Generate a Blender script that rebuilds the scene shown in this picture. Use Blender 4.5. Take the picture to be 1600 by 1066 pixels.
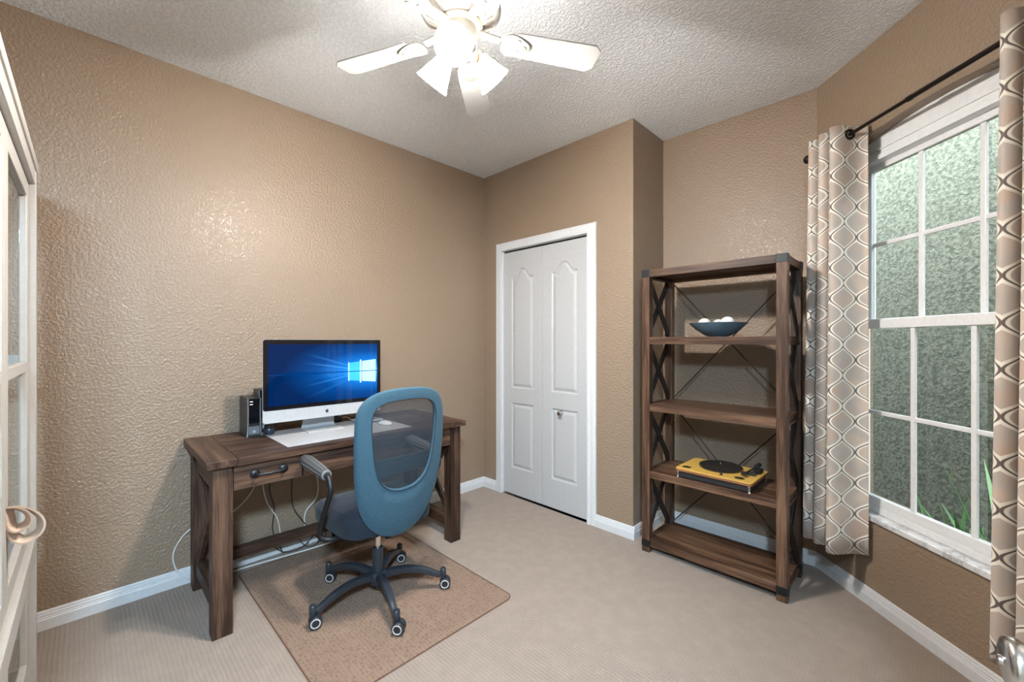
import bpy, bmesh, math, random
from mathutils import Vector, Matrix
random.seed(7)
PI = math.pi
S = bpy.context.scene
C = S.collection
for o in list(bpy.data.objects):
    bpy.data.objects.remove(o, do_unlink=True)

# ------------------------------------------------------------------ camera, world, exposure
TH = math.radians(44.5)
CAM = Vector((2.82, -2.511, 1.29))
RV = Vector((math.cos(TH), math.sin(TH), 0))      # camera right
FV = Vector((-math.sin(TH), math.cos(TH), 0))     # camera forward
cd = bpy.data.cameras.new('camera'); cam = bpy.data.objects.new('camera', cd); C.objects.link(cam)
cam.location = CAM; cam.rotation_euler = (PI/2, 0, TH)
cd.sensor_width = 36; cd.lens = 36*660/1600; cd.clip_start = .02
S.camera = cam
W = bpy.data.worlds.new('world'); S.world = W; W.use_nodes = True
wn = W.node_tree
bgn = wn.nodes.get('Background') or wn.nodes.new('ShaderNodeBackground')
sky = wn.nodes.new('ShaderNodeTexSky')
sky.sky_type = 'NISHITA'; sky.sun_disc = False
sky.sun_elevation = math.radians(50); sky.sun_rotation = math.radians(200)
hs = wn.nodes.new('ShaderNodeHueSaturation'); hs.inputs['Saturation'].default_value = .30     # hazy, overcast sky
wn.links.new(sky.outputs[0], hs.inputs['Color']); wn.links.new(hs.outputs[0], bgn.inputs[0]); bgn.inputs[1].default_value = .52
S.view_settings.view_transform = 'Standard'
S.view_settings.look = 'None'
S.view_settings.gamma = 1.0
S.view_settings.use_curve_mapping = False
S.view_settings.exposure = 2.45
try:
    S.cycles.use_denoising = True
    S.cycles.max_bounces = 10
    S.cycles.transparent_max_bounces = 24
    S.cycles.caustics_reflective = False
    S.cycles.caustics_refractive = False
    S.cycles.sample_clamp_indirect = 6
except Exception:
    pass
LAMP_W = 26.0        # each lamp bulb of the fan
SHADE_E = 17.0       # lit frosted glass
HALL_W = 95.0        # added, unseen pendant lamp in the hall behind the entry
H = 2.74             # ceiling height

# ------------------------------------------------------------------ node helpers
class G:
    def __init__(s, name):
        s.m = bpy.data.materials.new(name); s.m.use_nodes = True
        s.t = s.m.node_tree; s.t.nodes.clear()
        s.out = s.t.nodes.new('ShaderNodeOutputMaterial')
    def n(s, typ, **kw):
        nd = s.t.nodes.new(typ)
        for k, v in kw.items():
            setattr(nd, k, v)
        return nd
    def put(s, sock, v):
        if hasattr(v, 'links') or isinstance(v, bpy.types.NodeSocket):
            s.t.links.new(v, sock)
        elif v is not None:
            if isinstance(v, (tuple, list)) and len(v) == 3 and sock.type == 'RGBA':
                v = (*v, 1)
            sock.default_value = v
    def coord(s, kind='Object'):
        return s.n('ShaderNodeTexCoord').outputs[kind]
    def pos(s):
        return s.n('ShaderNodeNewGeometry').outputs['Position']
    def mapv(s, v, scale=(1, 1, 1), rot=(0, 0, 0), loc=(0, 0, 0)):
        nd = s.n('ShaderNodeMapping'); s.put(nd.inputs[0], v)
        nd.inputs['Scale'].default_value = scale; nd.inputs['Rotation'].default_value = rot; nd.inputs['Location'].default_value = loc
        return nd.outputs[0]
    def noise(s, v, scale, detail=3, rough=.55, out='Fac'):
        nd = s.n('ShaderNodeTexNoise'); s.put(nd.inputs['Vector'], v)
        nd.inputs['Scale'].default_value = scale; nd.inputs['Detail'].default_value = detail; nd.inputs['Roughness'].default_value = rough
        return nd.outputs[out]
    def voro(s, v, scale, out='Distance', feature='F1'):
        nd = s.n('ShaderNodeTexVoronoi', feature=feature); s.put(nd.inputs['Vector'], v); nd.inputs['Scale'].default_value = scale
        return nd.outputs[out]
    def math(s, op, a, b=None, c=None, clamp=False):
        nd = s.n('ShaderNodeMath', operation=op, use_clamp=clamp)
        s.put(nd.inputs[0], a)
        if b is not None: s.put(nd.inputs[1], b)
        if c is not None: s.put(nd.inputs[2], c)
        return nd.outputs[0]
    def sep(s, v):
        nd = s.n('ShaderNodeSeparateXYZ'); s.put(nd.inputs[0], v); return nd.outputs
    def comb(s, x, y, z):
        nd = s.n('ShaderNodeCombineXYZ')
        s.put(nd.inputs[0], x); s.put(nd.inputs[1], y); s.put(nd.inputs[2], z); return nd.outputs[0]
    def ramp(s, f, stops, interp='LINEAR'):
        nd = s.n('ShaderNodeValToRGB'); s.put(nd.inputs[0], f)
        cr = nd.color_ramp; cr.interpolation = interp
        while len(cr.elements) < len(stops): cr.elements.new(.5)
        for e, (p, c) in zip(cr.elements, stops):
            e.position = p
            e.color = (*c, 1) if len(c) == 3 else c
        return nd.outputs[0]
    def mix(s, f, a, b, mode='MIX'):
        nd = s.n('ShaderNodeMix', data_type='RGBA', blend_type=mode)
        s.put(nd.inputs[0], f); s.put(nd.inputs[6], a); s.put(nd.inputs[7], b)
        return nd.outputs[2]
    def smooth(s, v, a, b):
        nd = s.n('ShaderNodeMapRange', interpolation_type='SMOOTHSTEP')
        s.put(nd.inputs[0], v); nd.inputs[1].default_value = a; nd.inputs[2].default_value = b
        return nd.outputs[0]
    def bump(s, h, strength=.3, dist=.002, normal=None):
        nd = s.n('ShaderNodeBump'); s.put(nd.inputs['Height'], h)
        nd.inputs['Strength'].default_value = strength; nd.inputs['Distance'].default_value = dist
        if normal is not None: s.put(nd.inputs['Normal'], normal)
        return nd.outputs[0]
    def bsdf(s, color=(.5, .5, .5), rough=.5, metal=0, normal=None, spec=None, emit=None, estr=0, sheen=0, coat=0, alpha=None, trans=0):
        nd = s.n('ShaderNodeBsdfPrincipled')
        s.put(nd.inputs['Base Color'], color); s.put(nd.inputs['Roughness'], rough); s.put(nd.inputs['Metallic'], metal)
        if normal is not None: s.put(nd.inputs['Normal'], normal)
        if spec is not None: s.put(nd.inputs['Specular IOR Level'], spec)
        if emit is not None:
            s.put(nd.inputs['Emission Color'], emit); s.put(nd.inputs['Emission Strength'], estr)
        if sheen: nd.inputs['Sheen Weight'].default_value = sheen
        if coat: nd.inputs['Coat Weight'].default_value = coat
        if alpha is not None: s.put(nd.inputs['Alpha'], alpha)
        if trans: nd.inputs['Transmission Weight'].default_value = trans
        return nd.outputs[0]
    def done(s, sh):
        s.t.links.new(sh, s.out.inputs[0]); return s.m

MAT = {}
def simple(name, color, rough=.5, metal=0, bump=0, bscale=200, **kw):
    g = G(name)
    p = g.coord()
    nz = g.noise(p, bscale*.3, 3)
    col = g.mix(nz, tuple(c*.88 for c in color), tuple(min(1, c*1.1) for c in color))
    nrm = g.bump(g.noise(p, bscale, 2), bump, .001) if bump else None
    MAT[name] = g.done(g.bsdf(col, rough, metal, nrm, **kw)); return MAT[name]

def wall_paint(name, color, rough=.26, strength=.85):
    g = G(name); p = g.pos()
    a = g.noise(p, 82, 3, .5); b = g.noise(p, 210, 2, .5)
    hgt = g.math('ADD', g.smooth(a, .36, .66), g.math('MULTIPLY', b, .35))
    col = g.mix(g.noise(p, 1.3, 2), tuple(c*.95 for c in color), tuple(c*1.04 for c in color))
    MAT[name] = g.done(g.bsdf(col, rough, 0, g.bump(hgt, strength, .0022), spec=.60))
wall_paint('wall_tan', (.285, .207, .143))
wall_paint('wall_hall', (.50, .45, .38))
def ceiling_mat():
    g = G('ceiling_white'); p = g.pos()
    a = g.smooth(g.noise(p, 58, 4, .6), .40, .62); b = g.noise(p, 150, 2)
    hgt = g.math('ADD', a, g.math('MULTIPLY', b, .5))
    col = g.mix(a, (.85, .89, .93), (.93, .965, .99))
    MAT['ceiling_white'] = g.done(g.bsdf(col, .85, 0, g.bump(hgt, .9, .006)))
ceiling_mat()
def carpet_mat():
    g = G('carpet'); p = g.pos(); x, y, z = g.sep(p)
    wob = g.noise(p, 9, 2)
    yy = g.math('ADD', y, g.math('MULTIPLY', wob, .012))
    rib = g.math('SINE', g.math('MULTIPLY', yy, 2*PI/.0155))
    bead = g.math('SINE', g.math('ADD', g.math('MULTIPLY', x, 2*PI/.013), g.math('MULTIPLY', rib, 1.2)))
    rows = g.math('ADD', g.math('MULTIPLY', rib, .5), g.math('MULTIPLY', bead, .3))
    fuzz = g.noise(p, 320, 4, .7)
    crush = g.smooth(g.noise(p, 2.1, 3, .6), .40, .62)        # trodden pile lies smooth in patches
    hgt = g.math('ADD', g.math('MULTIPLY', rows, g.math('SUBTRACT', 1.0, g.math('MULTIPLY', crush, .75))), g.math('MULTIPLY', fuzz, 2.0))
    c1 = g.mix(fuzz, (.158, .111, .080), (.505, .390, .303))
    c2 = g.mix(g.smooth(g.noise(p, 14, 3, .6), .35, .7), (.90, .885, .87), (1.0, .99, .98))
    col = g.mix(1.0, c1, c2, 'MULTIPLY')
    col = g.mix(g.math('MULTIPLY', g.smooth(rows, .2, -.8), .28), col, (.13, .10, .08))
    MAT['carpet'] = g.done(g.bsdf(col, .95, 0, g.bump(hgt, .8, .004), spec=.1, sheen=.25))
carpet_mat()
def wood(name, dark, mid, light, axis=0, rough=.40, gloss=.35, coat=0):
    g = G(name); p = g.coord()
    rnd = g.n('ShaderNodeObjectInfo').outputs['Random']
    off = g.math('MULTIPLY', rnd, 37.0)
    x, y, z = g.sep(p)
    v = g.comb(g.math('ADD', x, off), g.math('ADD', y, off), g.math('ADD', z, off))
    sc = [26, 26, 26]; sc[axis] = 1.6
    big = g.noise(g.mapv(v, tuple(sc)), 1.0, 4, .6)
    sc2 = [190, 190, 190]; sc2[axis] = 7
    fine = g.noise(g.mapv(v, tuple(sc2)), 1.0, 3, .6)
    knots = g.noise(g.mapv(v, (3, 3, 3)), 1.0, 2)
    f = g.math('ADD', g.math('MULTIPLY', big, .6), g.math('ADD', g.math('MULTIPLY', fine, .35), g.math('MULTIPLY', knots, .15)))
    f = g.math('ADD', f, g.math('MULTIPLY', g.math('SUBTRACT', rnd, .5), .10))
    col = g.ramp(f, [(.36, dark), (.53, mid), (.72, light)])
    MAT[name] = g.done(g.bsdf(col, g.math('ADD', rough, g.math('MULTIPLY', fine, .15)), 0, g.bump(fine, .35, .0012), spec=gloss, coat=coat))
for ax, nm in ((0, 'x'), (1, 'y'), (2, 'z')):
    wood('desk_wood_'+nm, (.006, .0034, .0026), (.039, .0192, .0122), (.135, .074, .046), ax)
    wood('case_wood_'+nm, (.010, .0053, .0035), (.068, .033, .0188), (.215, .120, .070), ax, coat=.35 if ax == 2 else .08)
simple('brace_dark', (.020, .014, .011), .5, bump=.2)
simple('iron_dark', (.030, .032, .035), .42, .7, bump=.3, bscale=300)
simple('iron_black', (.012, .011, .011), .45, .5)
simple('trim_white', (.62, .625, .63), .38)
simple('door_white', (.455, .455, .455), .40)
simple('vinyl_white', (.80, .81, .82), .3)
simple('fan_white', (.19, .182, .165), .48)
simple('blade_white', (.37, .365, .355), .45)
simple('fan_brass', (.55, .43, .27), .35, .6)
simple('fan_shadow', (.18, .15, .12), .7)
simple('chain_metal', (.55, .48, .38), .35, .9)
simple('fob_wood', (.42, .20, .09), .4)
simple('dark_gap', (.004, .004, .004), .8)
simple('nickel', (.62, .60, .57), .22, 1.0)
simple('bronze', (.030, .022, .018), .32, .8)
simple('chrome', (.75, .75, .76), .12, 1.0)
simple('black_plastic', (.020, .022, .025), .38)
simple('base_plastic', (.022, .028, .036), .30, bump=.1, bscale=400)
simple('grey_plastic', (.17, .18, .19), .4)
simple('ring_grey', (.46, .46, .45), .45)
simple('rubber_grey', (.060, .060, .058), .6, bump=.3)
simple('silver_alu', (.56, .57, .58), .34, .35)
simple('white_gloss', (.82, .82, .82), .2)
simple('pad_white', (.47, .475, .49), .25)
simple('white_cable', (.68, .66, .62), .45)
simple('black_cable', (.012, .012, .012), .5)
simple('jar_dark', (.028, .038, .052), .25)
simple('bowl_blue', (.105, .175, .225), .38, bump=.2, bscale=60)
simple('ball_white', (.78, .75, .71), .6, bump=.2)
simple('turntable_wood', (.66, .40, .085), .35)
simple('turntable_edge', (.26, .11, .045), .45)
simple('vinyl_black', (.012, .012, .013), .3)
simple('leather_tan', (.56, .43, .34), .65, bump=.3)
simple('cabinet_white', (.47, .455, .43), .45)
simple('agave_green', (.085, .22, .075), .45)
simple('agave_pale', (.22, .36, .16), .45)
simple('soil', (.10, .075, .05), .95, bump=.6, bscale=60)
simple('logo_dark', (.035, .038, .042), .3)
simple('marble_sill', (.70, .70, .70), .25)

def fabric(name, c1, c2, rough=.9, scale=900):
    g = G(name); p = g.coord()
    x, y, z = g.sep(p)
    wv = g.math('MULTIPLY', g.math('SINE', g.math('MULTIPLY', g.math('ADD', y, g.math('MULTIPLY', x, .4)), scale)), g.math('SINE', g.math('MULTIPLY', z, scale)))
    nz = g.noise(p, 260, 4, .7)
    f = g.math('ADD', g.math('MULTIPLY', wv, .12), nz)
    col = g.ramp(f, [(.30, c1), (.70, c2)])
    MAT[name] = g.done(g.bsdf(col, rough, 0, g.bump(f, .4, .001), sheen=.08, spec=.2))
fabric('chair_blue', (.015, .046, .070), (.054, .118, .162))
fabric('seat_dark', (.008, .012, .020), (.026, .034, .048))
def mesh_fabric():
    g = G('chair_mesh'); p = g.coord(); x, y, z = g.sep(p)
    a = g.math('SINE', g.math('MULTIPLY', y, 2*PI/.0032)); b = g.math('SINE', g.math('MULTIPLY', z, 2*PI/.0032))
    thread = g.math('MAXIMUM', a, b)
    al = g.math('ADD', g.math('MULTIPLY', g.smooth(thread, -.2, .7), .30), .46)
    sh = g.bsdf((.020, .032, .044), .8)
    tr = g.n('ShaderNodeBsdfTransparent').outputs[0]
    mx = g.n('ShaderNodeMixShader'); g.put(mx.inputs[0], al); g.t.links.new(tr, mx.inputs[1]); g.t.links.new(sh, mx.inputs[2])
    MAT['chair_mesh'] = g.done(mx.outputs[0])
mesh_fabric()
def mat_vinyl():
    g = G('mat_vinyl'); p = g.pos()
    d = g.voro(p, 62); dots = g.smooth(d, .42, .22)
    tint = g.mix(dots, (.93, .86, .81), (.74, .65, .60))
    tr = g.n('ShaderNodeBsdfTransparent'); g.put(tr.inputs[0], tint)
    gl = g.bsdf((.36, .24, .18), .22, 0, g.bump(dots, .5, .002), spec=.5)
    mx = g.n('ShaderNodeMixShader'); mx.inputs[0].default_value = .10
    g.t.links.new(tr.outputs[0], mx.inputs[1]); g.t.links.new(gl, mx.inputs[2])
    MAT['mat_vinyl'] = g.done(mx.outputs[0])
    g = G('mat_edge')
    tr = g.n('ShaderNodeBsdfTransparent'); tr.inputs[0].default_value = (.55, .42, .35, 1)
    gl = g.bsdf((.20, .13, .10), .25)
    mx = g.n('ShaderNodeMixShader'); mx.inputs[0].default_value = .35
    g.t.links.new(tr.outputs[0], mx.inputs[1]); g.t.links.new(gl, mx.inputs[2])
    MAT['mat_edge'] = g.done(mx.outputs[0])
mat_vinyl()
def glass_mat(name, tint, refl=.9):
    g = G(name)
    lw = g.n('ShaderNodeLayerWeight'); lw.inputs[0].default_value = .5
    fr = g.math('ADD', .04, g.math('MULTIPLY', g.math('POWER', lw.outputs['Facing'], 5.0), .9))
    tr = g.n('ShaderNodeBsdfTransparent'); tr.inputs[0].default_value = (*tint, 1)
    gl = g.n('ShaderNodeBsdfGlossy'); gl.inputs['Roughness'].default_value = .02
    mx = g.n('ShaderNodeMixShader'); g.put(mx.inputs[0], g.math('MULTIPLY', fr, refl))
    g.t.links.new(tr.outputs[0], mx.inputs[1]); g.t.links.new(gl.outputs[0], mx.inputs[2])
    MAT[name] = g.done(mx.outputs[0])
glass_mat('window_glass', (.88, .91, .885))
glass_mat('cabinet_glass', (.95, .955, .95), .25)
def stucco():
    g = G('stucco_green'); p = g.pos()
    a = g.noise(p, 34, 4, .65); b = g.noise(p, 11, 3, .6)
    col = g.mix(g.smooth(a, .36, .62), (.075, .086, .066), (.165, .176, .142))  # speckle in the colour stands in for relief shading the bump barely shows
    MAT['stucco_green'] = g.done(g.bsdf(col, .9, 0, g.bump(g.math('ADD', a, g.math('MULTIPLY', b, .4)), 1.0, .02)))
stucco()
def marble():
    g = G('marble_sill'); p = g.pos()
    v = g.noise(p, 7, 5, .7); w = g.noise(p, 30, 3)
    col = g.ramp(g.math('ADD', v, g.math('MULTIPLY', w, .2)), [(.40, (.80, .80, .79)), (.58, (.66, .66, .66)), (.66, (.42, .42, .43)), (.74, (.72, .72, .72))])
    MAT['marble_sill'] = g.done(g.bsdf(col, .22))
marble()
def curtain_mat():
    g = G('curtain_ogee'); uv = g.coord('UV'); x, y, z = g.sep(uv)
    u = g.math('DIVIDE', x, .128); v = g.math('DIVIDE', y, .150)
    t = g.math('PINGPONG', g.math('ADD', u, 100.0), .5)
    tc = g.math('SUBTRACT', .25, g.math('MULTIPLY', g.math('COSINE', g.math('MULTIPLY', v, 2*PI)), .25))
    d = g.math('SUBTRACT', t, tc)
    ad = g.math('ABSOLUTE', g.math('ADD', d, .0))
    wcell = g.noise(g.mapv(uv, (9, 7, 1)), 1.0, 1)
    fill = g.ramp(wcell, [(.35, (.50, .38, .30)), (.5, (.45, .40, .36)), (.65, (.58, .46, .37))])
    cream = (.84, .79, .70)
    band = g.smooth(ad, .098, .122)                 # 0 on the cream band, 1 in the cells
    col = g.mix(band, cream, fill)
    dk = g.math('MULTIPLY', g.smooth(d, -.014, -.002), g.smooth(d, .052, .040))
    col = g.mix(dk, col, (.105, .078, .066))
    wv = g.math('SINE', g.math('MULTIPLY', x, 2600))
    nz = g.noise(g.mapv(uv, (500, 60, 1)), 1.0, 2)
    col = g.mix(g.math('MULTIPLY', nz, .18), col, (.30, .26, .22))
    MAT['curtain_ogee'] = g.done(g.bsdf(col, .55, 0, g.bump(g.math('ADD', wv, nz), .12, .0006), spec=.4, sheen=.3))
curtain_mat()
def screen_mat():
    g = G('screen_picture'); x, y, z = g.sep(g.coord('UV'))     # 0..1 across and up
    # radial glow from the lit window near the far edge
    dx = g.math('SUBTRACT', x, .90); dy = g.math('SUBTRACT', y, .50)
    r = g.math('SQRT', g.math('ADD', g.math('MULTIPLY', dx, dx), g.math('MULTIPLY', g.math('MULTIPLY', dy, dy), 1.6)))
    col = g.ramp(r, [(0, (.16, .62, 1.0)), (.12, (.03, .30, .80)), (.26, (.005, .125, .46)), (.48, (.0012, .042, .19)), (.80, (.0006, .012, .06))])
    # beams fanning out from the window
    ang = g.math('ARCTAN2', dy, g.math('ABSOLUTE', dx))
    def beam(center, width, gain, c):
        nonlocal col
        q = g.math('DIVIDE', g.math('ABSOLUTE', g.math('SUBTRACT', ang, center)), width)
        m = g.math('MULTIPLY', g.smooth(q, 1.0, .0), gain)
        m = g.math('MULTIPLY', m, g.smooth(x, .25, .92))
        col = g.mix(m, col, c)
    beam(.30, .06, .55, (.10, .50, .95)); beam(.52, .05, .45, (.06, .42, .9)); beam(-.34, .05, .5, (.08, .42, .9))
    beam(.14, .16, .25, (.03, .30, .8)); beam(-.13, .16, .3, (.03, .30, .8)); beam(-.62, .06, .3, (.03, .25, .7))
    def rect(x0, x1, slope, y0, y1, c, gain):
        nonlocal col
        yl = g.math('MULTIPLY', g.math('SUBTRACT', x, .82), slope)
        mx = g.math('MULTIPLY', g.math('GREATER_THAN', x, x0), g.math('LESS_THAN', x, x1))
        my = g.math('MULTIPLY', g.math('GREATER_THAN', y, g.math('SUBTRACT', y0, yl)), g.math('LESS_THAN', y, g.math('ADD', y1, yl)))
        col = g.mix(g.math('MULTIPLY', g.math('MULTIPLY', mx, my), gain), col, c)
    rect(.705, .815, .20, .32, .68, (.05, .50, 1.0), .75)
    rect(.840, .985, .20, .32, .68, (.45, .85, 1.0), .85)
    rect(.700, .712, .20, .31, .69, (.45, .85, 1.0), .8)
    rect(.818, .832, .20, .29, .71, (.6, .92, 1.0), .9)
    rect(.0, 1.0, .0, .492, .508, (.0, .03, .14), .85)
    e = g.n('ShaderNodeEmission'); g.put(e.inputs[0], col); e.inputs[1].default_value = .36
    gl = g.n('ShaderNodeBsdfGlossy'); gl.inputs['Roughness'].default_value = .04
    mx = g.n('ShaderNodeMixShader'); mx.inputs[0].default_value = .03
    g.t.links.new(e.outputs[0], mx.inputs[1]); g.t.links.new(gl.outputs[0], mx.inputs[2])
    MAT['screen_picture'] = g.done(mx.outputs[0])
screen_mat()
def emit(name, color, strength):
    g = G(name); e = g.n('ShaderNodeEmission'); g.put(e.inputs[0], color); e.inputs[1].default_value = strength
    MAT[name] = g.done(e.outputs[0])
emit('lit_glass', (1.0, .95, .89), SHADE_E)
emit('led_white', (.9, .95, 1.0), .5)
simple('black_glass', (.006, .006, .008), .06, spec=.6)

# ------------------------------------------------------------------ mesh helpers
class MB:
    def __init__(s): s.v = []; s.f = []; s.uv = None
    def add(s, vs, fs):
        b = len(s.v); s.v += [tuple(v) for v in vs]; s.f += [tuple(b+i for i in f) for f in fs]; return s
    def box(s, x0, x1, y0, y1, z0, z1, M=None):
        vs = [Vector((x, y, z)) for z in (z0, z1) for y in (y0, y1) for x in (x0, x1)]
        if M is not None: vs = [M @ v for v in vs]
        return s.add(vs, [(0, 2, 3, 1), (4, 5, 7, 6), (0, 1, 5, 4), (2, 6, 7, 3), (0, 4, 6, 2), (1, 3, 7, 5)])
    def bar(s, a, b, w, d, up=(0, 0, 1)):
        """rectangular bar from a to b, w across (perpendicular to up), d along up"""
        a, b = Vector(a), Vector(b); z = (b-a).normalized(); u = Vector(up); x = u.cross(z)
        if x.length < 1e-6: x = Vector((1, 0, 0)).cross(z)
        x.normalize(); y = z.cross(x)
        vs = []
        for p in (a, b):
            for sy in (-1, 1):
                for sx in (-1, 1): vs.append(p + x*sx*w/2 + y*sy*d/2)
        return s.add(vs, [(0, 2, 3, 1), (4, 5, 7, 6), (0, 1, 5, 4), (2, 6, 7, 3), (0, 4, 6, 2), (1, 3, 7, 5)])
    def tube(s, pts, r, n=10, caps=True):
        pts = [Vector(p) for p in pts]; m = len(pts)
        rs = r if isinstance(r, (list, tuple)) else [r]*m
        t0 = (pts[1]-pts[0]).normalized(); ref = Vector((0, 0, 1)) if abs(t0.z) < .9 else Vector((1, 0, 0))
        nx = t0.cross(ref).normalized(); vs = []
        for i, p in enumerate(pts):
            t = (pts[min(i+1, m-1)] - pts[max(i-1, 0)])
            if t.length < 1e-9: t = t0
            t.normalize(); nx = (nx - t*nx.dot(t)).normalized(); ny = t.cross(nx)
            for k in range(n):
                a = 2*PI*k/n; vs.append(p + (nx*math.cos(a) + ny*math.sin(a))*rs[i])
        fs = []
        for i in range(m-1):
            for k in range(n):
                fs.append((i*n+k, i*n+(k+1) % n, (i+1)*n+(k+1) % n, (i+1)*n+k))
        if caps: fs += [tuple(range(n))[::-1], tuple((m-1)*n+k for k in range(n))]
        return s.add(vs, fs)
    def lathe(s, prof, n=24, M=None, caps=True):
        """prof: (radius, z) list"""
        vs = []
        for r, z in prof:
            for k in range(n):
                a = 2*PI*k/n; vs.append(Vector((r*math.cos(a), r*math.sin(a), z)))
        if M is not None: vs = [M @ v for v in vs]
        fs = []; m = len(prof)
        for i in range(m-1):
            for k in range(n): fs.append((i*n+k, i*n+(k+1) % n, (i+1)*n+(k+1) % n, (i+1)*n+k))
        if caps:
            if prof[0][0] > 1e-5: fs.append(tuple(range(n))[::-1])
            if prof[-1][0] > 1e-5: fs.append(tuple((m-1)*n+k for k in range(n)))
        return s.add(vs, fs)
    def prism(s, poly, h0, h1, M=None):
        """poly in local xy, extruded z h0..h1"""
        n = len(poly)
        vs = [Vector((x, y, h0)) for x, y in poly] + [Vector((x, y, h1)) for x, y in poly]
        if M is not None: vs = [M @ v for v in vs]
        fs = [tuple(range(n))[::-1], tuple(range(n, 2*n))] + [(i, (i+1) % n, n+(i+1) % n, n+i) for i in range(n)]
        return s.add(vs, fs)
    def loops(s, loops, closed=True, cap0=False, cap1=False):
        n = len(loops[0]); vs = [v for l in loops for v in l]; fs = []
        for i in range(len(loops)-1):
            for k in range(n if closed else n-1):
                fs.append((i*n+k, i*n+(k+1) % n, (i+1)*n+(k+1) % n, (i+1)*n+k))
        if cap0: fs.append(tuple(range(n))[::-1])
        if cap1: fs.append(tuple((len(loops)-1)*n+k for k in range(n)))
        return s.add(vs, fs)
    def sphere(s, c, r, n=16, m=10, sc=(1, 1, 1)):
        prof = []
        c = Vector(c)
        Mx = Matrix.Translation(c) @ Matrix.Diagonal((*sc, 1))
        for i in range(m+1):
            a = -PI/2 + PI*i/m; prof.append((max(1e-6, r*math.cos(a)), r*math.sin(a)))
        return s.lathe(prof, n, Mx, caps=False)
    def build(s, name, mat, parent=None, smooth=False, bevel=0, seg=2, loc=None, sub=0):
        me = bpy.data.meshes.new(name); me.from_pydata(s.v, [], s.f)
        bm = bmesh.new(); bm.from_mesh(me)
        bmesh.ops.recalc_face_normals(bm, faces=bm.faces); bm.to_mesh(me); bm.free()
        me.materials.append(MAT[mat] if isinstance(mat, str) else mat)
        if smooth:
            me.polygons.foreach_set('use_smooth', [True]*len(me.polygons))
        me.update()
        o = bpy.data.objects.new(name, me); C.objects.link(o)
        if parent is not None: o.parent = parent
        if loc is not None: o.location = loc
        if bevel:
            b = o.modifiers.new('bevel', 'BEVEL'); b.width = bevel; b.segments = seg; b.limit_method = 'ANGLE'; b.angle_limit = math.radians(40)
            b.harden_normals = False
        if sub:
            q = o.modifiers.new('sub', 'SUBSURF'); q.levels = sub; q.render_levels = sub
        if smooth and not sub:
            try:
                me.set_sharp_from_angle(angle=math.radians(42))
            except Exception:
                pass
        return o
def tag(o, label=None, cat=None, group=None, kind=None):
    if label: o['label'] = label
    if cat: o['category'] = cat
    if group: o['group'] = group
    if kind: o['kind'] = kind
    return o
def empty(name, loc=(0, 0, 0), rz=0, label=None, cat=None, group=None, kind=None):
    o = bpy.data.objects.new(name, None); C.objects.link(o); o.location = loc; o.rotation_euler = (0, 0, rz)
    o.empty_display_size = .05
    return tag(o, label, cat, group, kind)
def struct(o): o['kind'] = 'structure'; return o
def frame_to(z_dir, origin=(0, 0, 0), x_hint=(0, 0, 1)):
    z = Vector(z_dir).normalized(); x = Vector(x_hint); x = (x - z*x.dot(z))
    if x.length < 1e-6: x = Vector((1, 0, 0)) - z*z.x
    x.normalize(); y = z.cross(x)
    return Matrix(((x.x, y.x, z.x, origin[0]), (x.y, y.y, z.y, origin[1]), (x.z, y.z, z.z, origin[2]), (0, 0, 0, 1)))
def spline(pts, n=8):
    """Catmull-Rom through points"""
    P = [Vector(p) for p in pts]; P = [P[0]*2-P[1]] + P + [P[-1]*2-P[-2]]; out = []
    for i in range(1, len(P)-2):
        for k in range(n):
            t = k/n; a, b, c, d = P[i-1], P[i], P[i+1], P[i+2]
            out.append(.5*((2*b) + (c-a)*t + (2*a-5*b+4*c-d)*t*t + (3*b-a-3*c+d)*t**3))
    out.append(P[-2]); return out
def interp(tab, t):
    for (a, va), (b, vb) in zip(tab, tab[1:]):
        if t <= b: return va + (vb-va)*max(0, (t-a))/(b-a)
    return tab[-1][1]

# ------------------------------------------------------------------ the setting
W0 = Vector((2.37, .44, 0)); Q = math.sqrt(.5); WLEN = 1.45
WE = W0 + Vector((Q, -Q, 0))*WLEN
XR = WE.x; YB = -3.25
P1 = Vector((XR-1.15, YB, 0)); YD = YB+1.15        # the entry wall runs diagonally behind the camera
room = [(0, 0), (0, YB), (P1.x, YB), (XR, YD), (XR, WE.y), (W0.x, W0.y), (1.457, .44), (1.457, 0)]
struct(MB().prism(room, -.12, 0).build('floor', 'carpet'))
struct(MB().prism(room, H, H+.12).build('ceiling', 'ceiling_white'))
T = .14
struct(MB().box(-T, 0, YB-T, T, -.1, H+.1).build('wall_left', 'wall_tan'))
wb = MB()
DX0, DX1, DH = .238, 1.110, 2.052
wb.box(0, DX0, 0, T, -.1, H+.1).box(DX1, 1.457, 0, T, -.1, H+.1).box(DX0, DX1, 0, T, DH, H+.1)
struct(wb.build('wall_closet', 'wall_tan'))
struct(MB().box(1.457-.1, 1.457, T, .44, -.1, H+.1).build('wall_return', 'wall_tan'))
struct(MB().box(1.357, W0.x+.06, .44, .44+T, -.1, H+.1).build('wall_back', 'wall_tan'))
struct(MB().box(0, 1.357, .30, .34, -.1, H+.1).build('wall_closet_back', 'wall_tan'))
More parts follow.
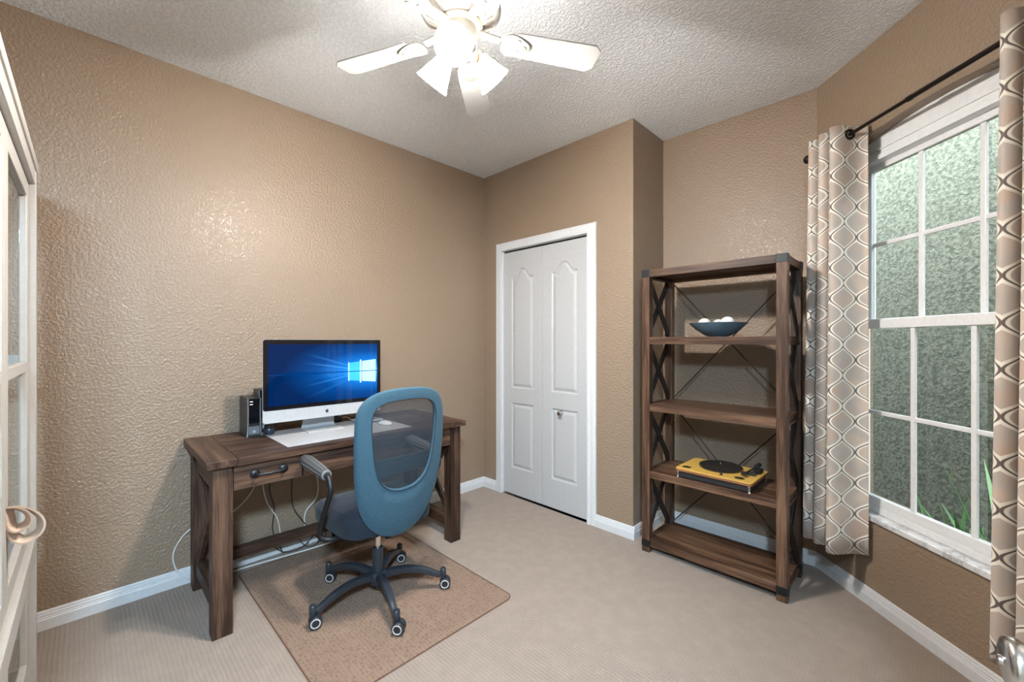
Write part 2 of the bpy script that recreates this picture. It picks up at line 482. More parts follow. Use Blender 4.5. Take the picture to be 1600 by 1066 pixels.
# window wall: local X along the wall towards the camera, local Y outwards
OS0, OS1, OZ0, OZS, OZP = .19, 1.09, .43, 2.262, 2.322
OC = (OS0+OS1)/2
def arch(s): 
    hw = (OS1-OS0)/2; R = (hw*hw + (OZP-OZS)**2)/(2*(OZP-OZS))
    return OZP - R + math.sqrt(max(0, R*R-(s-OC)**2))
ww = empty('wall_window', W0, -PI/4); struct(ww)
wm = MB()
wm.box(-.02, OS0, 0, .16, -.1, H+.1).box(OS1, WLEN+.05, 0, .16, -.1, H+.1).box(OS0, OS1, 0, .16, -.1, OZ0)
NA = 28
MXZ = Matrix(((1, 0, 0, 0), (0, 0, 1, 0), (0, 1, 0, 0), (0, 0, 0, 1)))     # local (x,y,h) -> (x, h, z=y)
ap = [(OS0+(OS1-OS0)*i/NA, arch(OS0+(OS1-OS0)*i/NA)) for i in range(NA+1)]
wm.prism(ap + [(OS1, H+.1), (OS0, H+.1)], 0, .16, MXZ)
struct(wm.build('wall_surface', 'wall_tan', ww))
struct(MB().box(XR, XR+T, YD, WE.y+.1, -.1, H+.1).build('wall_right', 'wall_tan'))
struct(MB().box(-T, P1.x, YB-T, YB, -.1, H+.1).build('wall_rear', 'wall_tan'))
ent = empty('wall_entry', P1, PI/4); struct(ent)          # local x along the wall, local y into the room
EL = 1.15*math.sqrt(2); EX0, EX1 = .390, 1.176
MB().box(-.06, EX0, -.10, 0, -.1, H+.1).box(EX1, EL+.06, -.10, 0, -.1, H+.1).box(EX0, EX1, -.10, 0, 2.052, H+.1).build('wall_surface', 'wall_tan', ent)
MB().box(EX0-.066, EX0, 0, .018, 0, 2.118).build('casing_board', 'trim_white', ent, bevel=.003)
MB().box(EX1, EX1+.066, 0, .018, 0, 2.118).build('casing_board', 'trim_white', ent, bevel=.003)
MB().box(EX0, EX1, 0, .018, 2.052, 2.118).build('casing_board', 'trim_white', ent, bevel=.003)
# hall behind the entry
ha = empty('wall_hall', P1, PI/4); struct(ha)
MB().box(-.8, 2.4, -2.2, -2.1, -.1, H+.1).box(-.9, -.8, -2.2, -.10, -.1, H+.1).box(2.4, 2.5, -2.2, -.10, -.1, H+.1).box(-.9, -.06, -.14, -.10, -.1, H+.1).box(EL+.06, 2.5, -.14, -.10, -.1, H+.1).build('wall_surface', 'wall_hall', ha)
hf = empty('floor_hall', P1, PI/4); struct(hf); MB().box(-.8, 2.4, -2.1, 0, -.12, -.001).build('carpet_surface', 'carpet', hf)
hc = empty('ceiling_hall', P1, PI/4); struct(hc); MB().box(-.8, 2.4, -2.1, -.10, H, H+.12).build('plaster_surface', 'ceiling_white', hc)

# baseboards
PROF = [(0, 0), (.0145, 0), (.0145, .046), (.0118, .050), (.0118, .055), (.0095, .058), (.0095, .066), (.0070, .069), (.0060, .078), (.0025, .083), (0, .083)]
def baseboard(name, a, b, n):
    a = Vector((*a, 0)); b = Vector((*b, 0)); n = Vector((*n, 0))
    m = MB(); m.loops([[p + n*d + Vector((0, 0, z)) for d, z in PROF] for p in (a, b)], cap0=True, cap1=True)
    struct(m.build(name, 'trim_white'))
baseboard('baseboard_left', (0, YB), (0, 0), (1, 0))
baseboard('baseboard_closet', (0, 0), (.166, 0), (0, -1))
baseboard('baseboard_closet_side', (1.172, 0), (1.457+.0145, 0), (0, -1))
baseboard('baseboard_return', (1.457, 0), (1.457, .44), (1, 0))
baseboard('baseboard_back', (1.457, .44), (W0.x, W0.y), (0, -1))
baseboard('baseboard_window', (W0.x, W0.y), (WE.x, WE.y), (-Q, -Q))
baseboard('baseboard_right', (XR, YD), (XR, WE.y), (-1, 0))
baseboard('baseboard_rear', (0, YB), (P1.x, YB), (0, 1))

# closet door: casing and two bifold leaves
ct = empty('trim_1', (0, 0, 0), kind='structure')
CPROF = [(0, 0), (.020, 0), (.020, .012), (.014, .020), (.014, .050), (.009, .058), (.009, .068), (0, .068)]   # (out, across)
def casing(pts, across, parent):
    m = MB(); L = []
    for p, ac in zip(pts, across):
        L.append([Vector((p[0], -o, p[1])) + Vector((ac[0], 0, ac[1]))*w for o, w in CPROF])
    m.loops(L, cap0=True, cap1=True); return m.build('casing_board', 'trim_white', parent)
casing([(DX0, 0), (DX0, DH)], [(-1, 0), (-1, 1)], ct)
casing([(DX1, 0), (DX1, DH)], [(1, 0), (1, 1)], ct)
casing([(DX0, DH), (DX1, DH)], [(-1, 1), (1, 1)], ct)
MB().box(DX0, DX0+.006, 0, T, 0, DH).build('jamb', 'trim_white', ct)
MB().box(DX1-.006, DX1, 0, T, 0, DH).build('jamb', 'trim_white', ct)
MB().box(DX0, DX1, 0, T, DH-.004, DH).build('jamb', 'trim_white', ct)
MB().box(DX0+.006, DX1-.006, .022, .05, DH-.02, DH-.004).build('door_track', 'dark_gap', ct)
door = empty('door_1', ((DX0+DX1)/2, .012, 0), kind='structure')
LW = (DX1-DX0-.018)/2; LZ0, LZ1 = .014, 2.034
def leaf(x0, x1):
    w = x1-x0
    lf = MB().box(x0, x1, .008, .035, LZ0, LZ1).build('door_leaf', 'door_white', door)
    st = .092
    px0, px1 = x0+st, x1-st
    for a, b in ((x0, px0), (px1, x1)): MB().box(a, b, -.002, .010, LZ0, LZ1).build('stile', 'door_white', lf, bevel=.001)
    za, zb, zc, zd = .235, .775, .900, 1.815      # bottom rail top, lock rail, upper panel
    MB().box(px0, px1, -.002, .010, LZ0, za).build('rail', 'door_white', lf)
    MB().box(px0, px1, -.002, .010, zb, zc).build('rail', 'door_white', lf)
    def top(x, ins=0):
        t = (x-px0)/(px1-px0); t = abs(2*t-1)
        hgt = .075*(.5+.5*math.cos(PI*min(1, max(0, (t-.05)/.80)))) 
        return zd + hgt - ins
    n = 20
    low = [(px0+(px1-px0)*i/n, top(px0+(px1-px0)*i/n)) for i in range(n+1)]
    MB().prism(low + [(px1, LZ1), (px0, LZ1)], -.002, .010, MXZ).build('rail', 'door_white', lf)
    # raised panels: sunk border, bevelled field
    def panel(zlo, zhi_f):
        def ring(ins, y):
            xs = [px0+ins+(px1-px0-2*ins)*i/n for i in range(n+1)]
            def zt(x):
                xx = px0 + (x-(px0+ins))*(px1-px0)/(px1-px0-2*ins); return zhi_f(xx)-ins
            return [Vector((xs[0], y, zlo+ins))] + [Vector((x, y, zt(x))) for x in xs] + [Vector((xs[-1], y, zlo+ins))]
        m = MB(); m.loops([ring(-.001, .0015), ring(.008, .0075), ring(.016, .0075), ring(.034, .0), ring(.038, -.0005)], cap1=True)
        m.build('panel', 'door_white', lf)
    panel(zc, top); panel(za, lambda x: zb)
    return lf
leaf(-LW-.0015, -.0015); leaf(.0015, LW+.0015)
kx = .863-(DX0+DX1)/2
kn = MB().lathe([(.0001, -.040), (.011, -.040), (.0165, -.036), (.0175, -.030), (.015, -.024), (.008, -.019), (.007, -.010), (.013, -.006), (.014, 0)], 20, Matrix(((1, 0, 0, kx), (0, 0, 1, 0), (0, 1, 0, .752), (0, 0, 0, 1)))).build('knob', 'nickel', door, smooth=True)

# ------------------------------------------------------------------ window
win = empty('window_1', W0, -PI/4, kind='structure')
FY0, FY1 = .045, .115
# arched head filler and side frame
hm = MB(); ZH = 2.178
hm.prism([(OS0, ZH)] + [(s, arch(s)-.001) for s, _ in ap] + [(OS1, ZH)], FY0+.012, FY1, MXZ); hm.build('head_board', 'vinyl_white', win)
MB().box(OS0, OS1, FY0-.004, FY0+.012, ZH, ZH+.022).build('head_bead', 'vinyl_white', win)
MB().box(OS0, OS1, FY0+.004, FY0+.012, ZH+.05, ZH+.058).build('head_bead', 'vinyl_white', win)
GL, GR = .276, 1.004       # daylight opening of the sashes
for a, b in ((OS0, OS0+.034), (OS1-.034, OS1)):
    MB().box(a, b, FY0, FY1, OZ0, ZH).build('jamb', 'vinyl_white', win, bevel=.002)
for a, b in ((OS0+.034, OS0+.044), (OS1-.044, OS1-.034)):
    MB().box(a, b, FY0+.03, FY0+.038, 1.39, ZH).build('jamb_track', 'vinyl_white', win)
MB().box(OS0, OS1, FY0, FY1, OZ0+.012, OZ0+.045).build('sill_frame', 'vinyl_white', win, bevel=.002)
def sash(z0, z1, y0, y1, stl, bot, topr):
    s_ = MB().box(OS0+.034, OS1-.034, y0, y1, z0, z0+bot).build('sash', 'vinyl_white', win, bevel=.003)
    MB().box(OS0+.034, OS1-.034, y0, y1, z1-topr, z1).build('sash_rail', 'vinyl_white', s_, bevel=.003)
    for a, b in ((OS0+.034, OS0+.034+stl), (OS1-.034-stl, OS1-.034)):
        MB().box(a, b, y0, y1, z0+bot, z1-topr).build('sash_stile', 'vinyl_white', s_, bevel=.003)
    gx0, gx1 = OS0+.034+stl, OS1-.034-stl; gz0, gz1 = z0+bot, z1-topr; ym = (y0+y1)/2
    cols = [gx0+(gx1-gx0)*k/3 for k in range(4)]; zm = (gz0+gz1)/2 + (.0 if z0 < 1 else .0)
    for k in (1, 2): MB().box(cols[k]-.011, cols[k]+.011, ym-.006, ym+.006, gz0, gz1).build('muntin', 'vinyl_white', s_, bevel=.003)
    MB().box(gx0, gx1, ym-.0055, ym+.0055, zm-.010, zm+.010).build('muntin', 'vinyl_white', s_, bevel=.003)
    for k in range(3):
        for a, b in ((gz0, zm), (zm, gz1)):
            MB().box(cols[k], cols[k+1], ym-.0015, ym+.0015, a, b).build('pane', 'window_glass', s_)
sash(OZ0+.045, 1.398, FY0+.002, FY0+.030, .040, .044, .046)
sash(1.372, ZH, FY0+.040, FY0+.066, .040, .030, .030)
sl = MB().box(OS0+.002, OS1-.002, -.014, FY0+.01, OZ0-.014, OZ0+.012).build('sill', 'marble_sill', win, bevel=.004)

# ------------------------------------------------------------------ outside the window
ex = empty('exterior_wall', W0, -PI/4, kind='structure')
EY = 1.70
em = MB().box(-4.0, 4.5, EY, EY+.2, -.5, 2.95)
em.build('stucco_surface', 'stucco_green', ex)
MB().box(-4.0, -.02, .17, .22, -.5, 2.95).build('stucco_light_block', 'stucco_green', ex)  # both side walls added out of view to block side daylight
MB().box(WLEN+.06, 4.5, .17, .22, -.5, 2.95).build('stucco_light_block', 'stucco_green', ex)
MB().box(-1.02, -.62, EY-.05, EY+.02, -.5, 2.95).build('stucco_pier', 'stucco_green', ex)
struct(MB().box(-4, 4.5, .16, EY, -.25, -.15, Matrix.Translation(W0) @ Matrix.Rotation(-PI/4, 4, 'Z')).build('ground_outside', 'soil'))
def agave(name, loc, n, hgt, label, seed, mat='agave_green'):
    rr = random.Random(seed)
    e = empty(name, loc, 0, label, 'plant', 'spiky plants outside the window')
    for k in range(n):
        a = 2*PI*k/n + rr.uniform(-.3, .3); L = hgt*rr.uniform(.75, 1.1); lean = rr.uniform(.18, .75); inward = -(math.cos(a)+math.sin(a))*Q
        if inward > 0: lean = min(lean, .15/(L*inward+1e-6))
        w = .030*rr.uniform(.8, 1.2); pts = []
        for i in range(9):
            t = i/8; pts.append(Vector((math.cos(a)*L*lean*t**1.4, math.sin(a)*L*lean*t**1.4, L*(t - .12*lean*t*t))))
        side = Vector((-math.sin(a), math.cos(a), 0)); Ls = []
        for i, p in enumerate(pts):
            t = i/8; ww_ = w*(1-t)**.75*(1+.6*math.sin(PI*min(1, t*1.6)))+.0008
            out = Vector((math.cos(a), math.sin(a), -.4)).normalized()
            Ls.append([p-side*ww_, p+out*ww_*.45, p+side*ww_, p+out*ww_*.15])
        MB().loops(Ls, cap0=True, cap1=True).build('leaf', mat if k % 4 else 'agave_pale', e, smooth=True)
    return e
def wloc(s, o, z=0): return (W0.x+Q*s+Q*o, W0.y-Q*s+Q*o, z)
agave('agave', wloc(.62, .42, -.15), 15, .84, 'spiky green agave with the tallest leaves, behind the lower window sash', 3)
agave('agave', wloc(.45, .42, -.15), 13, .64, 'small spiky agave with red-tipped leaf near the window muntin', 5)
agave('agave', wloc(.78, .38, -.15), 13, .74, 'spiky green agave partly hidden by the near curtain', 8)
agave('agave', wloc(.34, .42, -.15), 5, .66, 'thin-leaved green agave with one long leaning leaf outside', 11)

# ------------------------------------------------------------------ curtains and rod
RZ = 2.30; RO = -.10
rod = empty('curtain_rod', W0, -PI/4, 'dark bronze curtain rod with ball finials above the window', 'curtain rod')
MB().tube([(.10, RO, RZ), (.66, RO, RZ)], .0085, 12).build('rod', 'bronze', rod, smooth=True)
MB().tube([(.66, RO, RZ), (1.22, RO, RZ)], .0105, 12).build('rod', 'bronze', rod, smooth=True)
MB().tube([(.655, RO, RZ), (.672, RO, RZ)], .0125, 12).build('rod_collar', 'bronze', rod, smooth=True)
for sx, d in ((.10, -1), (1.22, 1)):
    Mf = frame_to((d, 0, 0), (sx, RO, RZ))
    MB().lathe([(.009, -.01), (.011, 0), (.008, .006), (.012, .010), (.021, .018), (.0245, .030), (.021, .042), (.012, .050), (.0001, .053)], 18, Mf).build('finial', 'bronze', rod, smooth=True)
for sx in (.145, 1.175):
    br = MB().tube([(sx, RO, RZ-.012), (sx, -.012, RZ-.012), (sx, 0, RZ-.012)], .007, 10)
    br.lathe([(.026, -.008), (.026, 0)], 18, frame_to((0, 1, 0), (sx, 0, RZ-.012)))
    br.build('bracket', 'bronze', rod, smooth=True)
def curtain(s0, s1, nf, phase, label, zt=2.343, zb=.255):
    e = empty('curtain', W0, -PI/4, label, 'curtain', 'ogee patterned curtains')
    NU, NV = 46*nf, 26
    path = []
    amp0 = .078
    for i in range(NU+1):
        t = i/NU; a = 2*PI*nf*t + phase
        path.append((s0+(s1-s0)*t + .012*math.sin(2*a), a))
    m = MB(); uvs = []
    arc = [0]
    for i in range(NU):
        dx = path[i+1][0]-path[i][0]; dy = amp0*(math.cos(path[i+1][1])-math.cos(path[i][1])); arc.append(arc[-1]+math.hypot(dx, dy))
    vs = []
    for j in range(NV+1):
        v = j/NV; z = zt+(zb-zt)*v
        am = amp0*(1+.16*v); sp = 1+.05*v
        for i in range(NU+1):
            s_, a = path[i]
            ss = (s0+s1)/2 + (s_-(s0+s1)/2)*sp
            vs.append((ss, -.103-.012*v+ am*math.cos(a+.25*v*math.sin(3*i/NU+1)), z + .006*math.sin(a*.5+2)*v))
    fs = [(j*(NU+1)+i, j*(NU+1)+i+1, (j+1)*(NU+1)+i+1, (j+1)*(NU+1)+i) for j in range(NV) for i in range(NU)]
    m.add(vs, fs)
    o = m.build('cloth', 'curtain_ogee', e, smooth=True)
    uvl = o.data.uv_layers.new(name='UVMap')
    for lp in o.data.loops:
        i = lp.vertex_index % (NU+1); j = lp.vertex_index // (NU+1)
        uvl.data[lp.index].uv = (arc[i], (zb+(zt-zb)*(1-j/NV)))
    sol = o.modifiers.new('sol', 'SOLIDIFY'); sol.thickness = .0022
    # grommets where the cloth crosses the rod
    for k in range(2*nf):
        a_t = (PI/2 + PI*k - phase) % (2*PI*nf)
        t = a_t/(2*PI*nf); s_ = s0+(s1-s0)*t
        Mg = frame_to((1, 0, 0), (s_, RO, RZ))
        g = MB().lathe([(.016, -.005), (.026, -.004), (.027, 0), (.026, .004), (.016, .005), (.0145, 0), (.016, -.005)], 20, Mg, caps=False)
        g.build('grommet', 'bronze', e, smooth=True)
    return e
curtain(.155, .372, 3, 0, 'cream and brown ogee curtain bunched beside the bookcase wall')
curtain(1.045, 1.24, 3, PI*.35, 'cream and brown ogee curtain at the near end of the window')

# ------------------------------------------------------------------ ceiling fan
FX, FY = 1.60, -1.54
fan = empty('ceiling_fan', (FX, FY, H), 0, 'white five-blade ceiling fan with three lit bell shades', 'ceiling fan')
def fz(z): return z-H
MB().lathe([(.0001, 0), (.075, 0), (.078, -.012), (.066, -.045), (.030, -.062), (.0001, -.064)], 28).build('canopy', 'fan_white', fan, smooth=True)
MB().lathe([(.013, -.05), (.013, fz(2.60))], 16).build('downrod', 'fan_white', fan, smooth=True)
MB().lathe([(.0001, fz(2.615)), (.045, fz(2.612)), (.105, fz(2.595)), (.135, fz(2.57)), (.147, fz(2.535)), (.149, fz(2.50)), (.142, fz(2.486)), (.128, fz(2.474)), (.088, fz(2.452)), (.080, fz(2.446)), (.0001, fz(2.444))], 48).build('motor_housing', 'fan_white', fan, smooth=True)
for k in range(28):                       # vent slots round the sloping underside
    a = 2*PI*k/28
    M_ = Matrix.Rotation(a, 4, 'Z') @ Matrix.Translation((.108, 0, fz(2.4625))) @ Matrix.Rotation(-.505, 4, 'Y')
    MB().box(-.016, .016, -.0042, .0042, -.0025, .0012, M_).build('vent_slot', 'fan_shadow', fan)
MB().lathe([(.079, fz(2.447)), (.083, fz(2.440)), (.079, fz(2.433)), (.060, fz(2.431))], 32).build('trim_ring', 'fan_brass', fan, smooth=True)
MB().lathe([(.060, fz(2.434)), (.063, fz(2.425)), (.058, fz(2.405)), (.056, fz(2.375)), (.050, fz(2.360)), (.030, fz(2.350)), (.0001, fz(2.348))], 32).build('switch_housing', 'fan_white', fan, smooth=True)
BL = .545
blade_angles = [131.3+72*k for k in range(5)]
def blade_mesh():
    L = []; n = 14
    r0, r1 = .190, BL
    outline = []
    for i in range(n+1):
        t = i/n; r = r0+(r1-r0)*t
        w = .050+.012*t
        if t < .10: w *= math.sqrt(max(.05, 1-((.10-t)/.10)**2))*.55+.45
        if t > .93: w *= .62+.38*(1-(t-.93)/.07)
        outline.append((r, w))
    poly = [(r, w) for r, w in outline] + [(r, -w) for r, w in outline[::-1]]
    return poly
bp = blade_mesh()
for k, A in enumerate(blade_angles):
    Mr = Matrix.Rotation(math.radians(A), 4, 'Z') @ Matrix.Translation((0, 0, fz(2.412))) @ Matrix.Rotation(math.radians(-11), 4, 'X')
    MB().prism(bp, -.003, .003, Mr).build('blade', 'blade_white', fan, bevel=.0015)
    # decorative iron: arm plus leaf-shaped plate with scroll relief
    Mi = Matrix.Rotation(math.radians(A), 4, 'Z') @ Matrix.Translation((0, 0, fz(2.412)))
    m = MB()
    m.bar(Mi @ Vector((.070, 0, .018)), Mi @ Vector((.150, 0, .006)), .030, .008)
    Mp = Mr @ Matrix.Translation((0, 0, -.0075))
    pl = []
    for i in range(24):
        a = 2*PI*i/24; rr = .046*(1+.10*math.cos(3*a)); pl.append((.205+rr*1.22*math.cos(a), rr*.98*math.sin(a)))
    m.prism(pl, -.0015, .004, Mp)
    ir = m.build('blade_iron', 'fan_white', fan, bevel=.001)
    for sx, sy in ((.185, 0), (.215, .022), (.215, -.022), (.240, 0)):
        MB().lathe([(.0095, -.004), (.010, -.0015), (.006, -.0015), (.004, -.0035), (.0001, -.004)], 12, Mp @ Matrix.Translation((sx, sy, 0))).build('rosette', 'fan_white', ir, smooth=True)
shade_az = [-48, 72, 192]
for k, A in enumerate(shade_az):
    a = math.radians(A); d = Vector((math.cos(a), math.sin(a), 0))
    ax = (d*math.cos(math.radians(45)) + Vector((0, 0, -math.sin(math.radians(45))))).normalized()
    root = d*.052 + Vector((0, 0, fz(2.366)))
    MB().tube([d*.030 + Vector((0, 0, fz(2.378))), d*.045 + Vector((0, 0, fz(2.374))), root + ax*.012], .011, 12).build('lamp_arm', 'fan_white', fan, smooth=True)
    Mx = frame_to(ax, root + ax*.008)
    MB().lathe([(.012, 0), (.026, .002), (.029, .010), (.029, .022), (.026, .024)], 24, Mx).build('shade_collar', 'fan_white', fan, smooth=True)
    sh = MB().lathe([(.026, .016), (.030, .024), (.036, .040), (.043, .060), (.050, .082), (.057, .102), (.064, .118), (.0625, .1185), (.055, .101), (.048, .081), (.041, .060), (.034, .040), (.028, .026), (.024, .018)], 28, Mx, caps=False).build('shade', 'lit_glass', fan, smooth=True)
    sh['label'] = 'glowing frosted glass bell shade'
    MB().sphere(Mx @ Vector((0, 0, .062)), .022, 16, 10).build('bulb', 'lit_glass', fan, smooth=True)
    ld = bpy.data.lights.new('bulb_light', 'POINT'); ld.energy = LAMP_W; ld.color = (1.0, .95, .89); ld.shadow_soft_size = .035
    lo = bpy.data.objects.new('bulb_light', ld); C.objects.link(lo); lo.parent = fan; lo.location = Mx @ Vector((0, 0, .078))
cpt = RV*.066 - FV*.085
MB().tube([Vector((cpt.x, cpt.y, fz(2.385))), Vector((cpt.x*1.02, cpt.y*1.02, fz(2.375))), Vector((cpt.x*1.02, cpt.y*1.02, fz(2.295)))], .0014, 6).build('pull_chain', 'chain_metal', fan)
MB().lathe([(.0001, -.024), (.006, -.021), (.011, -.008), (.011, .002), (.006, .014), (.002, .020), (.0001, .021)], 14, Matrix.Translation((cpt.x*1.02, cpt.y*1.02, fz(2.276)))).build('pull_fob', 'fob_wood', fan, smooth=True)

# added pendant lamp, unseen in the hall behind the camera (the cooler light that reaches the near carpet and the chair)
hp_ = CAM + RV*.08 - FV*.44
hl = empty('added_pendant_lamp', (hp_.x, hp_.y, H), 0, 'added white globe pendant lamp, unseen in the hall behind the entry', 'lamp')
MB().lathe([(.0001, 0), (.055, 0), (.06, -.010), (.05, -.022), (.0001, -.024)], 28).build('ceiling_rose', 'fan_white', hl, smooth=True)
MB().tube([(0, 0, -.02), (0, 0, -.50)], .004, 8).build('cord', 'black_cable', hl)
MB().lathe([(.0001, -.49), (.03, -.495), (.034, -.53), (.030, -.55)], 20).build('socket', 'fan_brass', hl, smooth=True)
MB().lathe([(.028, -.545), (.045, -.560), (.075, -.575)], 24, caps=False).build('shade_cap', 'fan_white', hl, smooth=True)
ld = bpy.data.lights.new('added_hall_light', 'POINT'); ld.energy = HALL_W; ld.color = (.56, .79, 1.0); ld.shadow_soft_size = .12
lo = bpy.data.objects.new('added_hall_light', ld); C.objects.link(lo); lo.parent = hl; lo.location = (0, 0, -.655)

# ------------------------------------------------------------------ desk
DZ = .775
desk = empty('desk', (.022, -2.137, 0), math.radians(-.9), 'dark stained farmhouse desk with x-braced ends and iron pulls', 'desk')
DW, DL = .640, 1.385       # depth, length (local x, y)
tt = .034
MB().box(.03, DW-.03, .05, DL-.05, DZ-tt-.004, DZ-.010).build('top_core', 'desk_wood_y', desk)
eb = .116
MB().box(0, DW, 0, eb-.0012, DZ-tt, DZ).build('top_plank', 'desk_wood_x', desk, bevel=.003)
MB().box(0, DW, DL-eb+.0012, DL, DZ-tt, DZ).build('top_plank', 'desk_wood_x', desk, bevel=.003)
npk = 4
for k in range(npk):
    a = DW*k/npk; b = DW*(k+1)/npk
    MB().box(a+.0004, b-.0004, eb, DL-eb, DZ-tt, DZ).build('top_plank', 'desk_wood_y', desk, bevel=.0012)
lg = .076; ov = .026
LX = (.030, DW-ov-lg); LY = (ov, DL-ov-lg)
for x in LX:
    for y in LY: MB().box(x, x+lg, y, y+lg, 0, DZ-tt).build('leg', 'desk_wood_z', desk, bevel=.003)
az0, az1 = DZ-tt-.116, DZ-tt
MB().box(LX[0]+.01, LX[0]+.03, LY[0]+lg, LY[1], az0, az1).build('apron', 'desk_wood_y', desk)
for y in LY: MB().box(LX[0]+lg, LX[1], y+.012, y+lg-.012, az0, az1).build('apron', 'desk_wood_x', desk, bevel=.002)
fx = LX[1]+lg
MB().box(LX[1]+.01, fx-.022, LY[0]+lg, LY[1], az0, az1).build('apron', 'desk_wood_y', desk)
MB().box(LX[0]+.03, fx-.03, LY[0]+lg, LY[1], az0+.004, az0+.010).build('drawer_bottom', 'desk_wood_y', desk)
dy0 = LY[0]+lg; dy1 = LY[1]; side = .288
for (a, b, pull) in ((dy0+.003, dy0+side, True), (dy0+side+.006, dy1-side-.006, False), (dy1-side, dy1-.003, True)):
    fr = MB().box(fx-.022, fx-.004, a, b, az0+.002, az1-.004).build('drawer_front', 'desk_wood_y', desk, bevel=.002)
    if pull:
        c = (a+b)/2; zc = (az0+az1)/2+.002
        m = MB()
        for sg in (-1, 1):
            m.lathe([(.0205, 0), (.0205, .003), (.016, .007), (.008, .010), (.0001, .011)], 20, frame_to((1, 0, 0), (fx-.004, c+sg*.060, zc)))
        pts = spline([(fx-.002, c-.060, zc), (fx+.018, c-.058, zc), (fx+.030, c-.040, zc), (fx+.033, c, zc), (fx+.030, c+.040, zc), (fx+.018, c+.058, zc), (fx-.002, c+.060, zc)], 5)
        m.tube(pts, .0068, 10)
        h_ = m.build('drawer_pull', 'iron_dark', fr, smooth=True); h_['label'] = 'dark iron bar pull with round rosettes'
sz0, sz1 = .088, .150
for y in LY:
    ym = y+lg/2
    MB().box(LX[0]+lg, LX[1], ym-.026, ym+.026, sz0, sz1).build('side_rail', 'desk_wood_x', desk, bevel=.002)
    a0, a1 = LX[0]+lg-.01, LX[1]+.01
    MB().bar((a0, ym-.010, sz1-.005), (a1, ym-.010, az0+.005), .020, .046, up=(0, 1, 0) if False else (1, 0, 0)).build('cross_brace', 'desk_wood_x', desk, bevel=.002)
    MB().bar((a0, ym+.010, az0+.005), (a1, ym+.010, sz1-.005), .020, .046, up=(1, 0, 0)).build('cross_brace', 'desk_wood_x', desk, bevel=.002)
MB().box(.042, .094, LY[0]+lg/2+.02, LY[1]+lg/2-.02, sz0+.004, sz1-.002).build('stretcher', 'desk_wood_y', desk, bevel=.002)

# ------------------------------------------------------------------ things on the desk
pad = MB().prism([(.172, -1.812), (.610, -1.815), (.612, -1.812), (.616, -1.128), (.612, -1.124), (.176, -1.124)], DZ, DZ+.003).build('desk_pad', 'pad_white', None, bevel=.001)
tag(pad, 'large white desk pad lying under the computer and mouse', 'desk pad')
ZP = DZ+.003
mon = empty('computer', (.375, -1.530, ZP), math.radians(-1.0), 'silver all-in-one desktop computer with a blue glowing screen', 'computer')
MW, MZ0, MZ1, CH = .327, .080, .520, .066       # half width, bottom, top (above the pad), chin height
def rrect(hw, z0, z1, r, n=5):
    pts = []
    for cx, cz, a0 in ((hw-r, z0+r, -PI/2), (hw-r, z1-r, 0), (-hw+r, z1-r, PI/2), (-hw+r, z0+r, PI)):
        for i in range(n+1):
            a = a0+PI/2*i/n; pts.append((cx+r*math.cos(a), cz+r*math.sin(a)))
    return pts
MYZ = Matrix(((0, 0, 1, 0), (1, 0, 0, 0), (0, 1, 0, 0), (0, 0, 0, 1)))     # (y, z, h) -> x=h
bd = MB(); rr0 = rrect(MW, MZ0, MZ1, .014)
def sc_loop(f, x): 
    cz = (MZ0+MZ1)/2
    return [Vector((x, y*f, cz+(z-cz)*f)) for y, z in rr0]
bd.loops([sc_loop(1, 0), sc_loop(1, -.006), sc_loop(.94, -.012), sc_loop(.75, -.026), sc_loop(.45, -.040), sc_loop(.1, -.046)], cap0=True, cap1=True)
bd.build('body', 'silver_alu', mon, smooth=True)
gp = [(y, z) for y, z in rrect(MW-.001, MZ0+CH, MZ1-.001, .012)]
# square lower corners of the glass
gp = [(max(-MW+.001, min(MW-.001, y)), z) for y, z in gp]
MB().prism(gp, 0, .0015, MYZ).build('bezel', 'black_glass', mon)
sw, sz_0, sz_1 = MW-.024, MZ0+CH+.022, MZ1-.026
sm = MB().add([(.0021, -sw, sz_0), (.0021, sw, sz_0), (.0021, sw, sz_1), (.0021, -sw, sz_1)], [(0, 1, 2, 3)])
so = sm.build('screen', 'screen_picture', mon); so['label'] = 'blue desktop picture with a lit four-pane window and light beams'
ul = so.data.uv_layers.new(name='UVMap')
uvm = {0: (0, 0), 1: (1, 0), 2: (1, 1), 3: (0, 1)}
for lp in so.data.loops: ul.data[lp.index].uv = uvm[lp.vertex_index]
# logo: apple silhouette with a bite and a leaf
cz = MZ0+CH*.5; apl = []
for i in range(44):
    a = 2*PI*i/44; r_ = .0098*(1 + .10*math.cos(2*a+PI) )
    y_ = r_*math.cos(a)*1.02; z_ = r_*math.sin(a)
    if math.sin(a) > .8: z_ -= .0022*(math.sin(a)-.8)/.2
    if math.sin(a) < -.85: z_ += .0012*(-math.sin(a)-.85)/.15
    dxb, dzb = y_-.0118, z_-.0015
    db = math.hypot(dxb, dzb)
    if db < .0055: y_ = .0118-math.sqrt(max(0, .0055**2-dzb**2))
    apl.append((y_, cz+z_))
lm = MB().prism(apl, 0, .0008, MYZ)
lm.prism([(.0003, cz+.0100), (.0012, cz+.0128), (.0036, cz+.0150), (.0044, cz+.0152), (.0040, cz+.0125), (.0022, cz+.0106)], 0, .0008, MYZ)
lm.build('logo', 'logo_dark', mon)
st = MB(); prof = [(-.004, .003), (-.045, .003), (-.120, .0035), (-.138, .010), (-.140, .025), (-.125, .060), (-.085, .130), (-.042, .200)]
hwid = [.100, .100, .099, .095, .092, .088, .080, .074]
top_ = []; 
